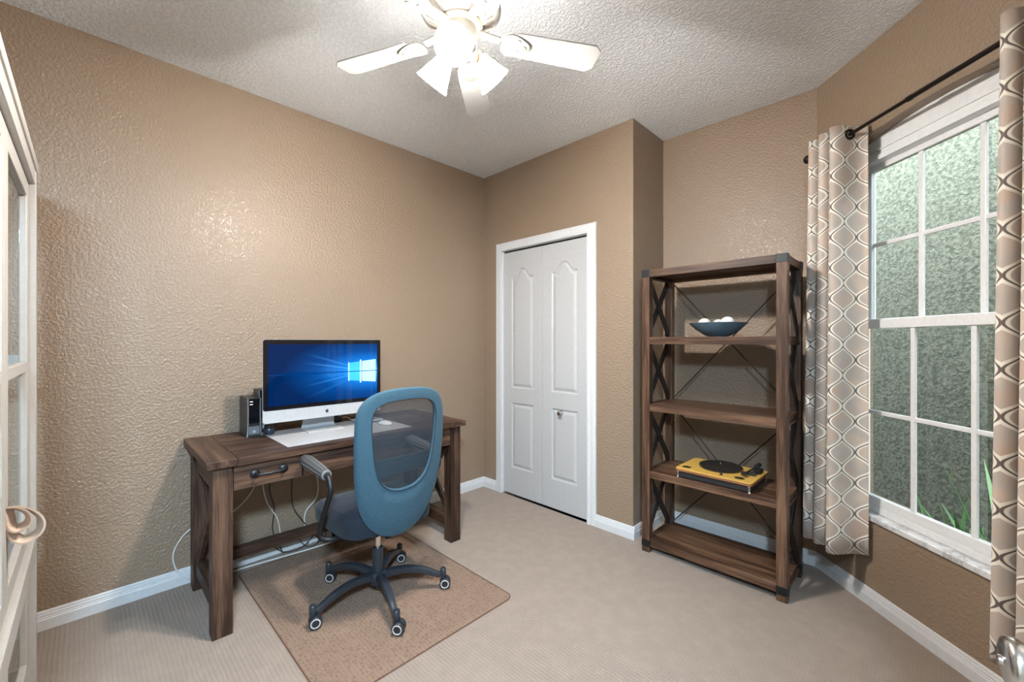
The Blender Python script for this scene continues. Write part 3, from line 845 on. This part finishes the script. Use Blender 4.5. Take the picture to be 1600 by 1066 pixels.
ol = [[Vector((x, -w, z)), Vector((x, w, z)), Vector((x+(.0 if i < 3 else .005), w, z+(.005 if i < 3 else .004))), Vector((x+(.0 if i < 3 else .005), -w, z+(.005 if i < 3 else .004)))] for i, ((x, z), w) in enumerate(zip([(a, b-.003) for a, b in prof], hwid))]
st.loops(ol, cap0=True, cap1=True); st.build('stand', 'silver_alu', mon, bevel=.002)

def modem(loc, w, d, hgt, label, lights):
    e = empty('modem', loc, 0, label, 'modem')
    m = MB(); L = []
    for z, fl in ((0, .004), (hgt*.12, .0015), (hgt*.4, 0), (hgt*.8, 0), (hgt, .001)):
        L.append([Vector((-d, -w/2-fl*.2, z)), Vector((-d, w/2+fl*.2, z)), Vector((0+fl, w/2+fl, z)), Vector((0+fl, -w/2-fl, z))])
    m.loops(L, cap0=True, cap1=True); m.build('body', 'black_plastic', e, bevel=.002)
    for sg in (-1, 1):
        MB().tube([Vector((.002+f_*1.1, sg*(w/2-.002+f_), z)) for z, f_ in ((.002, .006), (hgt*.12, .002), (hgt*.4, 0), (hgt*.8, 0), (hgt-.002, .001))], .0034, 8).build('edge_trim', 'grey_plastic', e, smooth=True)
    MB().box(-.001, .003, -w/2+.006, w/2-.006, hgt*.28, hgt-.006).build('front_panel', 'black_glass', e)
    MB().box(-.001, .0035, -w/2+.006, w/2-.006, hgt*.06, hgt*.27).build('front_badge', 'grey_plastic', e)
    MB().prism([(-.006, hgt*.10), (.006, hgt*.10), (.009, hgt*.14), (0, hgt*.18), (-.009, hgt*.14)], .0035, .0042, MYZ).build('badge_mark', 'ring_grey', e)
    MB().box(-d*.7, -.012, w/2-.014, w/2-.010, hgt, hgt+.006).build('top_fin', 'black_plastic', e)
    for k in range(lights):
        MB().box(.003, .0036, -w/2+.010, -w/2+.024, hgt*(.90-.07*k), hgt*(.915-.07*k)).build('indicator', 'led_white', e)
modem((.235, -1.862, DZ), .062, .165, .208, 'black upright modem with two white indicator lights, beside the screen', 2)
modem((.135, -1.788, DZ), .050, .110, .238, 'taller dark modem half hidden behind the computer screen', 0)
jar = empty('jar', (.245, -1.792, DZ+.003), 0, 'small round dark jar under the corner of the computer', 'jar')
MB().lathe([(.0001, 0), (.020, 0), (.026, .006), (.028, .022), (.026, .036), (.022, .040)], 24).build('jar_body', 'jar_dark', jar, smooth=True)
MB().lathe([(.0235, .039), (.0235, .050), (.020, .053), (.0001, .053)], 24).build('lid', 'black_plastic', jar, smooth=True)
# small flat drive, adapter and mouse
drv = empty('disc_drive', (.270, -1.235, ZP), math.radians(6), 'flat silver disc drive lying behind the white mouse', 'disc drive')
MB().box(-.07, .07, -.07, .07, .003, .017).build('shell', 'silver_alu', drv, bevel=.004)
MB().box(-.066, .0705, -.066, .066, 0, .007).build('underside', 'black_plastic', drv, bevel=.002)
ada = empty('network_box', (.095, -1.405, DZ), math.radians(-4), 'low black network box with rounded lid behind the computer stand', 'network box')
MB().box(-.05, .05, -.065, .065, 0, .030).build('body', 'black_plastic', ada, bevel=.008, seg=3)
MB().box(-.03, .03, -.045, .045, .029, .0325).build('lid', 'black_glass', ada, bevel=.002)
mou = empty('mouse', (.445, -1.205, ZP), math.radians(8), 'white wireless mouse lying on the desk pad', 'mouse')
ms = MB(); Lm = []
for i in range(9):
    t = i/8; x = -.056+.112*t; w = .0285*math.sqrt(max(.02, 1-(2*t-1)**4*.95)); hh = .020*math.sqrt(max(.02, 1-(2*t-1)**2*.93))
    Lm.append([Vector((x, w*math.cos(a), .004+hh*math.sin(a))) for a in [PI*k/8 for k in range(9)]] + [Vector((x, -w*.92, .003)), Vector((x, w*.92, .003))])
ms.loops(Lm, cap0=True, cap1=True); ms.build('shell', 'white_gloss', mou, smooth=True)
MB().box(-.045, .045, -.020, .020, 0, .004).build('base', 'grey_plastic', mou)

# ------------------------------------------------------------------ cables
def cable(name, pts, r, mat, label, n=8):
    o = MB().tube(spline(pts, n), r, 8).build(name, mat, None, smooth=True); tag(o, label, 'cable', 'cables around the desk'); return o
cable('cable', [(.030, -1.78, .60), (.035, -1.80, .47), (.045, -1.86, .38), (.05, -1.95, .32), (.03, -2.05, .31), (.012, -2.13, .265), (.010, -2.178, .17), (.012, -2.150, .06), (.025, -2.07, .012), (.05, -1.95, .010)], .0038, 'white_cable', 'white cable looping past the near desk leg against the wall')
cable('cable', [(.020, -1.77, .62), (.024, -1.765, .45), (.020, -1.74, .33), (.016, -1.685, .22), (.014, -1.665, .12), (.03, -1.64, .010)], .0035, 'white_cable', 'straight white cable hanging below the drawer pull')
cable('cable', [(.012, -1.735, .64), (.016, -1.715, .50), (.010, -1.725, .40), (.016, -1.700, .28), (.014, -1.708, .15), (.04, -1.66, .008)], .003, 'black_cable', 'wavy black cable hanging beside the straight white cable')
cable('cable', [(.014, -1.60, .66), (.010, -1.585, .52), (.014, -1.60, .43), (.012, -1.595, .27), (.020, -1.54, .16), (.05, -1.44, .010)], .003, 'black_cable', 'black cable hanging alone in the middle under the desk')
cable('cable', [(.02, -1.47, .66), (.02, -1.462, .50), (.018, -1.445, .36), (.02, -1.458, .28), (.018, -1.52, .21), (.02, -1.525, .12), (.045, -1.50, .010)], .0045, 'white_cable', 'thick white cable with a kink beside the chair arm')
cable('cable', [(.060, -2.02, .010), (.070, -1.915, .010), (.084, -1.75, .010), (.110, -1.545, .010), (.114, -1.40, .010), (.112, -1.28, .012), (.106, -1.20, .022), (.098, -1.11, .036), (.080, -1.06, .030)], .0045, 'white_cable', 'long white cable running along the floor under the desk')
cable('cable', [(.022, -1.70, .05), (.030, -1.66, .012), (.055, -1.62, .008), (.060, -1.55, .016), (.035, -1.48, .050), (.030, -1.44, .046), (.070, -1.47, .010), (.062, -1.53, .010), (.030, -1.56, .050)], .0028, 'black_cable', 'tangled black cable lying against the baseboard')
cable('cable', [(.026, -1.46, .060), (.050, -1.43, .02), (.075, -1.40, .008), (.080, -1.375, .012), (.050, -1.375, .050), (.030, -1.40, .060), (.055, -1.415, .015)], .0028, 'black_cable', 'small loop of black cable near the power strip')
cable('cable', [(.13, -1.335, DZ+.020), (.18, -1.33, DZ+.030), (.22, -1.315, DZ+.016), (.235, -1.302, DZ+.012)], .002, 'white_cable', 'short white cable joining the disc drive behind the computer')
ps = empty('power_strip', (.058, -1.225, 0), math.radians(-1), 'black power strip on the carpet under the desk', 'power strip')
MB().box(-.026, .026, -.13, .13, 0, .040).build('body', 'black_plastic', ps, bevel=.005)
for k in range(5): MB().lathe([(.016, .0395), (.016, .0412), (.0001, .0412)], 14, Matrix.Translation((0, -.10+.05*k, 0))).build('socket', 'dark_gap', ps)

# ------------------------------------------------------------------ chair mat
mt = empty('chair_mat', (0, 0, 0), 0, 'clear brown-tinted vinyl chair mat with rounded corners', 'mat')
def rpoly(x0, x1, y0, y1, r, n=6):
    pts = []
    for cx, cy, a0 in ((x1-r, y1-r, 0), (x0+r, y1-r, PI/2), (x0+r, y0+r, PI), (x1-r, y0+r, 1.5*PI)):
        for i in range(n+1):
            a = a0+PI/2*i/n; pts.append((cx+r*math.cos(a), cy+r*math.sin(a)))
    return pts
MX0, MX1, MY0, MY1 = .10, 1.335, -1.912, -.985
Msk = Matrix(((1, 0, 0, 0), (-.045, 1, 0, .045*.75), (0, 0, 1, 0), (0, 0, 0, 1))) if False else Matrix.Identity(4)
po = rpoly(MX0, MX1, MY0, MY1, .045); pi_ = rpoly(MX0+.005, MX1-.005, MY0+.005, MY1-.005, .040)
MB().add([(x, y, .0045) for x, y in pi_], [tuple(range(len(pi_)))]).build('sheet', 'mat_vinyl', mt)
MB().loops([[Vector((x, y, .0005)) for x, y in po], [Vector((x, y, .0035)) for x, y in po], [Vector((x, y, .0045)) for x, y in pi_]]).build('rim', 'mat_edge', mt)

# ------------------------------------------------------------------ office chair
CZ = .0047
ch = empty('office_chair', (.838, -1.462, CZ), math.radians(1.5), 'blue mesh-back office chair on five castors, pulled up to the desk', 'chair')
def ring_sec(p, t, w, hgt):
    s_ = Vector((-t.y, t.x, 0)).normalized(); n_ = s_.cross(t).normalized()
    n_ = -n_ if n_.z < 0 else n_
    out = []
    for a in range(10):
        A = 2*PI*a/10; ca, sa = math.cos(A), math.sin(A)
        q = lambda v: math.copysign(abs(v)**.6, v)
        out.append(p + s_*w*q(ca) + n_*hgt*q(sa))
    return out
hub = MB().lathe([(.030, .062), (.040, .066), (.046, .090), (.044, .118), (.034, .128), (.0001, .130)], 28)
hub.lathe([(.014, .040), (.014, .064)], 16)
hub.build('base_hub', 'base_plastic', ch, smooth=True)
leg_ang = [-88, -15.5, 55, 129, 201]
caster_turn = [-18, -52, -42, -36, -40]      # which way each wheel axle points
for A, ct_ in zip(leg_ang, caster_turn):
    a = math.radians(A); d = Vector((math.cos(a), math.sin(a), 0))
    path = [(.022, .100), (.07, .112), (.13, .117), (.19, .111), (.245, .095), (.285, .077), (.312, .068)]
    pts = spline([d*r_ + Vector((0, 0, z)) for r_, z in path], 4)
    L = []
    for i, p in enumerate(pts):
        t = (pts[min(i+1, len(pts)-1)]-pts[max(i-1, 0)]).normalized(); u = i/(len(pts)-1)
        L.append(ring_sec(p, t, .021-.006*u, .020-.006*u))
    lgm = MB().loops(L, cap0=True, cap1=True).build('base_leg', 'base_plastic', ch, smooth=True)
    e = d*.326
    MB().lathe([(.0001, .102), (.012, .102), (.0155, .098), (.0155, .052), (.013, .049), (.0001, .049)], 18, Matrix.Translation(e)).build('caster_socket', 'base_plastic', ch, smooth=True)
    b = math.radians(ct_); axl = Vector((math.cos(b), math.sin(b), 0)); off = Vector((-axl.y, axl.x, 0))*.010
    wc = e + off + Vector((0, 0, .0275))
    cs = MB()
    for sg in (-1, 1):
        cs.lathe([(.010, .004), (.0255, .004), (.0275, .007), (.0275, .020), (.0255, .0235), (.0001, .0235)], 24, frame_to(axl*sg, wc))
    cas = cs.build('caster', 'black_plastic', ch, smooth=True)
    hd = MB(); 
    hd.lathe([(.0001, .022), (.024, .022), (.030, .014), (.030, -.014), (.024, -.022), (.0001, -.022)], 20, frame_to(axl, wc + Vector((0, 0, .006))) @ Matrix.Diagonal((.9, .9, .17, 1)))
    hd.lathe([(.007, .0), (.007, .03)], 10, Matrix.Translation(e+Vector((0, 0, .03))))
    hd.build('caster_fork', 'black_plastic', ch, smooth=True)
    for sg in (-1, 1):
        MB().lathe([(.0158, .0232), (.0168, .0248), (.0208, .0248), (.0218, .0232)], 24, frame_to(axl*sg, wc), caps=False).build('caster_ring', 'ring_grey', cas, smooth=True)
MB().lathe([(.027, .118), (.0265, .235), (.024, .245), (.0001, .245)], 24).build('column_sleeve', 'base_plastic', ch, smooth=True)
MB().lathe([(.0135, .24), (.0135, .36)], 18).build('gas_lift', 'chrome', ch, smooth=True)
MB().box(-.11, .11, -.09, .09, .345, .385).build('seat_mechanism', 'black_plastic', ch, bevel=.01)
# seat
def sqr(x0, x1, y0, y1, e_, n=40):
    cx, cy, hx, hy = (x0+x1)/2, (y0+y1)/2, (x1-x0)/2, (y1-y0)/2; pts = []
    for i in range(n):
        a = 2*PI*i/n; c_, s_ = math.cos(a), math.sin(a)
        pts.append((cx+hx*math.copysign(abs(c_)**e_, c_), cy+hy*math.copysign(abs(s_)**e_, s_)))
    return pts
sp_ = sqr(-.275, .185, -.236, .236, .42)
def seat_loop(f, z, bow=0):
    cx = -.045
    return [Vector((cx+(x-cx)*f, y*f, z - bow*max(0, (-x-.17))*1.2)) for x, y in sp_]
MB().loops([seat_loop(.90, .385), seat_loop(.985, .392), seat_loop(1.0, .415), seat_loop(1.0, .455, .12), seat_loop(.985, .478, .18), seat_loop(.93, .493, .2), seat_loop(.6, .500, .1), seat_loop(.1, .500)], cap0=True, cap1=True).build('seat', 'seat_dark', ch, smooth=True)
# backrest: blue frame around a see-through mesh window
OUT = [(.365, 0), (.372, .055), (.39, .100), (.43, .146), (.50, .190), (.58, .214), (.68, .229), (.80, .235), (.93, .234), (.985, .226), (1.025, .200), (1.052, .155), (1.066, .095), (1.071, 0)]
INN = [(.600, 0), (.604, .05), (.625, .095), (.665, .128), (.72, .147), (.80, .160), (.90, .170), (.955, .168), (.988, .152), (1.006, .118), (1.014, .060), (1.016, 0)]
def prof_x(y, z):
    t = (z-.365)/.7
    return .192 + .075*t + .018*math.sin(PI*t*1.05) - .9*y*y*.75
zc_ = .81; NB = 88
def ray_hit(tab, A):
    c_, s_ = math.cos(A), math.sin(A)       # c_ across, s_ up
    lo, hi = 0, .8
    for _ in range(34):
        m_ = (lo+hi)/2; z = zc_+s_*m_; y = abs(c_*m_)
        ins = tab[0][0] <= z <= tab[-1][0] and y <= interp(tab, z)
        if ins: lo = m_
        else: hi = m_
    return (c_*lo, zc_+s_*lo)
# even spacing for the outer shape by angle; finer near the bottom is not needed
angs = [2*PI*i/NB for i in range(NB)]
def smooth_ring(pts, it=2):
    for _ in range(it):
        n = len(pts); pts = [((pts[i-1][0]+2*pts[i][0]+pts[(i+1) % n][0])/4, (pts[i-1][1]+2*pts[i][1]+pts[(i+1) % n][1])/4) for i in range(n)]
    return pts
RO_ = smooth_ring([ray_hit(OUT, a) for a in angs]); RI_ = smooth_ring([ray_hit(INN, a) for a in angs])
def lp_(ring, dx, f=1.0, tgt=None):
    out = []
    for i, (y, z) in enumerate(ring):
        if tgt is not None: y, z = y+(tgt[i][0]-y)*f, z+(tgt[i][1]-z)*f
        out.append(Vector((prof_x(y, z)+dx, y, z)))
    return out
fm = MB()
fm.loops([lp_(RI_, .004), lp_(RI_, .0125, .06, RO_), lp_(RI_, .0140, .35, RO_), lp_(RI_, .0140, .7, RO_), lp_(RI_, .0125, .90, RO_), lp_(RO_, .004), lp_(RO_, -.006), lp_(RI_, -.0140, .92, RO_), lp_(RI_, -.0155, .5, RO_), lp_(RI_, -.0125, .06, RO_), lp_(RI_, -.004), lp_(RI_, .004)])
fm.build('backrest', 'chair_blue', ch, smooth=True)
MB().tube(lp_(RI_, .0128, .035, RO_) + [lp_(RI_, .0128, .035, RO_)[0]], .0022, 6, caps=False).build('backrest_seam', 'seat_dark', ch, smooth=True)
mm = MB(); LL = []
for f in (0, .2, .45, .7, .9, .995):
    LL.append([Vector((prof_x(y*(1-f), zc_+(z-zc_)*(1-f)), y*(1-f), zc_+(z-zc_)*(1-f))) for y, z in RI_])
mm.loops(LL, cap1=True); mo = mm.build('backrest_mesh', 'chair_mesh', ch, smooth=True); mo['label'] = 'dark see-through mesh panel'
# lumbar bar seen through the mesh
def lum(zz, y): return Vector((prof_x(y, zz)-.020, y, zz))
Lb = [[lum(.665+.045*0, y), lum(.70, y), lum(.745, y), lum(.745, y)+Vector((-.012, 0, 0)), lum(.665, y)+Vector((-.012, 0, 0))] for y in [(-.150+.30*i/12) for i in range(13)]]
MB().loops(Lb, cap0=True, cap1=True).build('lumbar_pad', 'chair_blue', ch, smooth=True)
# back bracket
MB().loops([[Vector((x, -.035, z)), Vector((x, .035, z)), Vector((x+.012, .035, z+.012)), Vector((x+.012, -.035, z+.012))] for x, z in ((.06, .345), (.14, .338), (.178, .36), (.182, .42), (.185, .52))], cap0=True, cap1=True).build('back_bracket', 'black_plastic', ch, bevel=.003)
# arms
for sg in (-1, 1):
    yy = sg*.292
    pts = spline([(.02, sg*.17, .378), (.03, sg*.235, .374), (.015, sg*.280, .385), (.010, yy, .415), (.045, yy, .50), (.105, yy, .600), (.118, yy, .640), (.095, yy, .680), (.045, yy, .692), (-.16, yy, .705)], 6)
    ar = MB().tube(pts, .0115, 12).build('armrest_tube', 'iron_dark', ch, smooth=True)
    gp_ = MB().tube([(.080, yy, .690), (.074, yy, .6905), (.070, yy, .691), (-.02, yy, .700), (-.13, yy, .709), (-.165, yy, .711), (-.176, yy, .711)], [.016, .0215, .022, .027, .030, .027, .018], 20).build('armrest_grip', 'rubber_grey', ch, smooth=True)
    for k in range(10):
        A = 2*PI*k/10
        ca, sa = math.cos(A), math.sin(A)
        MB().tube([(.066, yy+ca*.0222, .6913+sa*.0222), (-.02, yy+ca*.0272, .700+sa*.0272), (-.13, yy+ca*.0301, .709+sa*.0301)], .0013, 5).build('grip_rib', 'grey_plastic', gp_)
    MB().lathe([(.0165, 0), (.0225, .002), (.0225, .007), (.0165, .009)], 20, frame_to((1, 0, -.09), (.070, yy, .691)), caps=False).build('grip_collar', 'grey_plastic', gp_, smooth=True)

# ------------------------------------------------------------------ bookcase
BX0, BX1, BY0, BY1, BH = 1.566, 2.332, -.092, .272, 1.724
bc = empty('bookcase', (BX0, BY0, 0), 0, 'tall brown wooden bookcase with x-braced sides and iron corners', 'bookcase')
bw, bdp = BX1-BX0, BY1-BY0; ps_ = .048
for x in (0, bw-ps_):
    for y in (0, bdp-ps_):
        MB().box(x, x+ps_, y, y+ps_, 0, BH-.004).build('post', 'case_wood_z', bc, bevel=.002)
        for z0, z1, nm in ((BH-.044, BH, 'corner_cap'), (.033, .075, 'corner_band')):
            MB().box(x-.0012, x+ps_+.0012, y-.0012, y+ps_+.0012, z0, z1).build(nm, 'iron_dark', bc, bevel=.0015)
MB().box(ps_, bw-ps_, 0, .030, BH-.046, BH-.003).build('top_rail', 'case_wood_x', bc, bevel=.002)
MB().box(ps_, bw-ps_, bdp-.030, bdp, BH-.046, BH-.003).build('top_rail', 'case_wood_x', bc, bevel=.002)
for x in (0.004, bw-ps_+.004): MB().box(x, x+ps_-.008, ps_, bdp-ps_, BH-.046, BH-.003).build('top_rail', 'case_wood_y', bc, bevel=.002)
for k in range(3):
    a = .030+(bdp-.060)*k/3; b = .030+(bdp-.060)*(k+1)/3
    MB().box(.02, bw-.02, a+.0008, b-.0008, BH-.024, BH-.003).build('top_board', 'case_wood_x', bc, bevel=.001)
shelf_z = [1.314, .905, .497, .080]
for i, z in enumerate(shelf_z):
    sh = MB().box(.010, bw-.010, .006, .050, z-.043, z).build('shelf', 'case_wood_x', bc, bevel=.002)
    if True:
        sh.data = sh.data.copy()
        for k in range(3):
            a = .0508+(bdp-.0508-.008)*k/3; b = .0508+(bdp-.0508-.008)*(k+1)/3
            x0_, x1_ = (.012, bw-.012) if k != 1 else (.012, bw-.012)
            MB().box(x0_, x1_, a, b-.0012, z-.028, z-.0005).build('shelf_board', 'case_wood_x', sh, bevel=.001)
        for x in (.006, bw-ps_+.006): MB().box(x, x+ps_-.012, ps_, bdp-ps_, z-.043, z-.029).build('shelf_rail', 'case_wood_y', sh)
levels = [BH-.046] + [z for z in shelf_z]
for i in range(4):
    zt, zb = levels[i] - (0 if i == 0 else .043), levels[i+1]
    for x in (.016, bw-ps_+.022):
        y0, y1 = ps_-.012, bdp-ps_+.012
        MB().bar((x, y0, zb), (x, y1, zt), .010, .042, up=(0, 1, 0)).build('side_brace', 'brace_dark', bc, bevel=.001)
        MB().bar((x+.0102, y0, zt), (x+.0102, y1, zb), .010, .042, up=(0, 1, 0)).build('side_brace', 'brace_dark', bc, bevel=.001)
for zt, zb in ((BH-.05, shelf_z[1]+.002), (shelf_z[1]-.044, shelf_z[3]+.002)):
    for sg in (0, 1):
        a, b = (ps_*.8, bw-ps_*.8) if sg == 0 else (bw-ps_*.8, ps_*.8)
        MB().tube([(a, bdp-.004+sg*.006, zt), (b, bdp-.004+sg*.006, zb)], .0032, 8).build('back_rod', 'iron_black', bc, smooth=True)

# bowl with white balls
BZ = shelf_z[0]
bwl = empty('bowl', (1.955, .075, BZ), 0, 'wide shallow blue-grey bowl on the top open shelf', 'bowl')
MB().lathe([(.0001, .001), (.050, .0), (.056, .003), (.085, .018), (.118, .042), (.150, .074), (.156, .080), (.153, .081), (.146, .075), (.114, .046), (.080, .022), (.045, .010), (.0001, .009)], 40).build('dish', 'bowl_blue', bwl, smooth=True)
MB().lathe([(.046, 0), (.050, .004)], 30, caps=False).build('foot_ring', 'bowl_blue', bwl, smooth=True)
for (dx, dy, dz, r_, lab) in ((-.062, -.040, .052, .036, 'white ball at the closet side of the blue bowl'), (-.004, .022, .046, .036, 'white ball in the middle of the blue bowl'), (.062, -.034, .0545, .0385, 'largest white ball, at the window side of the bowl')):
    o = MB().sphere((0, 0, 0), r_, 24, 14).build('decorative_ball', 'ball_white', None, smooth=True, loc=(1.955+dx, .075+dy, BZ+dz+.021)); tag(o, lab, 'ball', 'white balls in the bowl')
# turntable
TZ = shelf_z[2]
tb = empty('turntable', (1.975, .062, TZ-.010), math.radians(-1), 'yellow wooden record player with black platter on the third shelf', 'record player')
tw, td = .205, .150
MB().box(-tw+.012, tw-.012, -td+.012, td-.012, .012, .048).build('plinth_base', 'black_plastic', tb, bevel=.006)
MB().prism(rpoly(-tw, tw, -td, td, .022), .048, .060).build('plinth_edge', 'turntable_edge', tb, bevel=.002)
MB().prism(rpoly(-tw+.001, tw-.001, -td+.001, td-.001, .021), .060, .0665).build('deck', 'turntable_wood', tb, bevel=.002)
for sx in (-1, 1):
    for sy in (-1, 1):
        MB().lathe([(.0085, .010), (.0095, .013), (.006, .017), (.0045, .024), (.0045, .036), (.009, .044), (.009, .0485)], 16, Matrix.Translation((sx*(tw-.016), sy*(td-.010), 0))).build('foot', 'chrome', tb, smooth=True)
pc = (-.012, .030)
MB().lathe([(.0001, .067), (.112, .067), (.114, .070), (.114, .078), (.110, .081), (.095, .0815), (.030, .0825), (.0001, .0825)], 48, Matrix.Translation((pc[0], pc[1], 0))).build('platter', 'vinyl_black', tb, smooth=True)
MB().lathe([(.0032, .082), (.0032, .092), (.001, .097), (.0001, .0975)], 12, Matrix.Translation((pc[0], pc[1], 0))).build('spindle', 'chrome', tb, smooth=True)
MB().lathe([(.0001, .0665), (.020, .0665), (.020, .074), (.014, .076), (.014, .098), (.010, .102), (.0001, .102)], 20, Matrix.Translation((.158, .090, 0))).build('tonearm_pivot', 'black_plastic', tb, smooth=True)
arm = MB().tube([(.160, .125, .096), (.158, .090, .096), (.150, .0, .090), (.140, -.045, .087)], .004, 10)
arm.box(.128, .152, -.072, -.040, .078, .092)
arm.lathe([(.012, 0), (.012, .026)], 16, frame_to((0, 1, 0), (.160, .112, .096)))
arm.build('tonearm', 'black_plastic', tb, smooth=True)
MB().box(.140, .180, -.012, .020, .0665, .083).build('arm_rest', 'black_plastic', tb, bevel=.002)
MB().box(.170, .190, .04, .10, .0665, .088).build('control_lever', 'iron_dark', tb, bevel=.002)
for sx in (-.155, .128):
    MB().prism([(sx+.026*math.cos(2*PI*i/20), -.098+.020*math.sin(2*PI*i/20)) for i in range(20)], .0660, .0675).build('speaker_grille', 'vinyl_black', tb)
MB().lathe([(.0075, .066), (.0075, .074), (.006, .077), (.0001, .077)], 16, Matrix.Translation((.040, -.112, 0))).build('volume_knob', 'black_plastic', tb, smooth=True)

# ------------------------------------------------------------------ white glass cabinet
CBX, CBY = .476, -2.628
cb = empty('glass_cabinet', (CBX, CBY, 0), math.radians(-.44), 'white glass-door display cabinet with a tan leather strap pull', 'cabinet')
cw, cdp, chh = 1.30, .38, 1.942
fr_ = .042; rec = .017
for x in (0, cw-fr_):
    for y, pd in ((-.022, .022), (-cdp, fr_)): MB().box(x, x+fr_, y, y+pd, 0, chh-.03).build('post', 'cabinet_white', cb, bevel=.002)
MB().box(-.004, cw+.004, -cdp-.004, .004, chh-.035, chh).build('top', 'cabinet_white', cb, bevel=.004)
MB().box(0, cw, -cdp, -rec, .06, .10).build('bottom_board', 'cabinet_white', cb, bevel=.002)
MB().box(fr_, cw-fr_, -cdp, -rec-.002, .535, .575).build('divider_board', 'cabinet_white', cb, bevel=.002)
MB().box(fr_, cw-fr_, -.030, -.0015, .500, .572).build('front_rail', 'cabinet_white', cb, bevel=.002)
MB().box(fr_, cw-fr_, -.040, -.0015, chh-.085, chh-.033).build('front_rail', 'cabinet_white', cb, bevel=.002)
for z in (.885, 1.545):
    MB().box(fr_, cw-fr_, -cdp+.03, -.055, z-.003, z+.003).build('glass_shelf', 'cabinet_glass', cb)
for x in (.008, cw-.014):
    for z0, z1 in ((.10, .52), (.575, chh-.035)): MB().box(x, x+.005, -cdp+fr_, -.022, z0, z1).build('side_pane', 'cabinet_glass', cb)
    for z in (.52, 1.19): MB().box(x-.004, x+.012, -cdp+fr_, -.022, z, z+.05).build('side_rail', 'cabinet_white', cb)
sw_ = .056
def cdoor(x0, x1, z0, z1, mid=None):
    y1 = -rec; y0 = -rec-.020
    dr = MB().box(x0, x0+sw_, y0, y1, z0, z1).build('cabinet_door', 'cabinet_white', cb, bevel=.003)
    MB().box(x1-sw_, x1, y0, y1, z0, z1).build('door_stile', 'cabinet_white', dr, bevel=.003)
    for a, b in [(z0, z0+sw_), (z1-sw_, z1)] + ([(mid-.018, mid+.018)] if mid else []):
        MB().box(x0+sw_, x1-sw_, y0, y1, a, b).build('door_rail', 'cabinet_white', dr, bevel=.003)
    zs = [z0+sw_] + ([mid] if mid else []) + [z1-sw_]
    for a, b in zip(zs, zs[1:]): MB().box(x0+sw_, x1-sw_, y0+.001, y0+.005, a, b).build('door_pane', 'cabinet_glass', dr)
    return dr
xm = cw/2
dl = cdoor(fr_+.003, xm-.0015, .578, chh-.088, 1.20)
cdoor(xm+.0015, cw-fr_-.003, .578, chh-.088, 1.20)
cdoor(fr_+.003, xm-.0015, .105, .497); cdoor(xm+.0015, cw-fr_-.003, .105, .497)
# leather pull: folded strap hanging from the door stile
px_ = xm-.030
sl_m = MB()
for sc_, ox in ((1.0, 0), (.62, .004)):
    strap = spline([(px_+ox, -rec+.002+(y_)*sc_, .850+(z_)*sc_) for y_, z_ in ((0, 0), (.022, -.004), (.048, -.026), (.060, -.054), (.052, -.080), (.026, -.092), (.008, -.070), (.004, -.030), (0, -.004))], 5)
    sl_ = []
    for i, p in enumerate(strap):
        t = (strap[min(i+1, len(strap)-1)]-strap[max(i-1, 0)]).normalized(); n_ = Vector((1, 0, 0)).cross(t).normalized()
        wv_ = Vector((.014, 0, 0)) + n_*.006
        sl_.append([p-wv_-n_*.0022, p+wv_-n_*.0022, p+wv_+n_*.0022, p-wv_+n_*.0022])
    sl_m.loops(sl_, cap0=True, cap1=True)
pl_ = sl_m.build('leather_pull', 'leather_tan', dl, smooth=True); pl_['label'] = 'tan leather strap pull'

# ------------------------------------------------------------------ entry door leaf with knob
def cw_(X, Y, Z=0): p = CAM + RV*X + FV*Y; return Vector((p.x, p.y, Z))
th = math.radians(35)
dirX, dirY = math.sin(th), math.cos(th)
nX, nY = -math.cos(th), math.sin(th)
kf = (.577, .497); base = (kf[0]-nX*.064, kf[1]-nY*.064); edge = (base[0]+dirX*.062, base[1]+dirY*.062)
hin = (edge[0]-dirX*.765, edge[1]-dirY*.765)
hp = cw_(*hin); ep = cw_(*edge); dv = (ep-hp).normalized()
rzz = math.atan2(dv.y, dv.x)
d2 = empty('door_2', (hp.x, hp.y, 0), rzz, kind='structure')     # local x along the leaf, local y+ = left of travel (room side)
MB().box(0, .765, -.035, 0, .012, 2.032).build('door_leaf', 'door_white', d2, bevel=.002)
for z0, z1 in ((.25, .85), (1.05, 1.85)):
    for x0, x1 in ((.10, .345), (.42, .665)):
        m = MB()
        def rg(i_, y_): return [Vector((x0+i_, y_, z0+i_)), Vector((x1-i_, y_, z0+i_)), Vector((x1-i_, y_, z1-i_)), Vector((x0+i_, y_, z1-i_))]
        m.loops([rg(0, 0), rg(.008, .003), rg(.03, .0), rg(.034, .001)], cap1=True); m.build('panel', 'door_white', d2)
kb = MB().lathe([(.032, 0), (.032, .004), (.026, .009), (.012, .012), (.0105, .026), (.013, .034), (.024, .043), (.0285, .052), (.0285, .058), (.0265, .0615), (.022, .0635), (.006, .0645), (.0055, .068), (.0001, .068)], 36, frame_to((0, 1, 0), (.703, 0, .914)))
kb.build('knob', 'nickel', d2, smooth=True)
MB().lathe([(.032, 0), (.032, .004), (.012, .012), (.0105, .026), (.024, .043), (.0285, .052), (.0265, .0615), (.0001, .0645)], 24, frame_to((0, -1, 0), (.703, -.035, .914))).build('knob', 'nickel', d2, smooth=True)
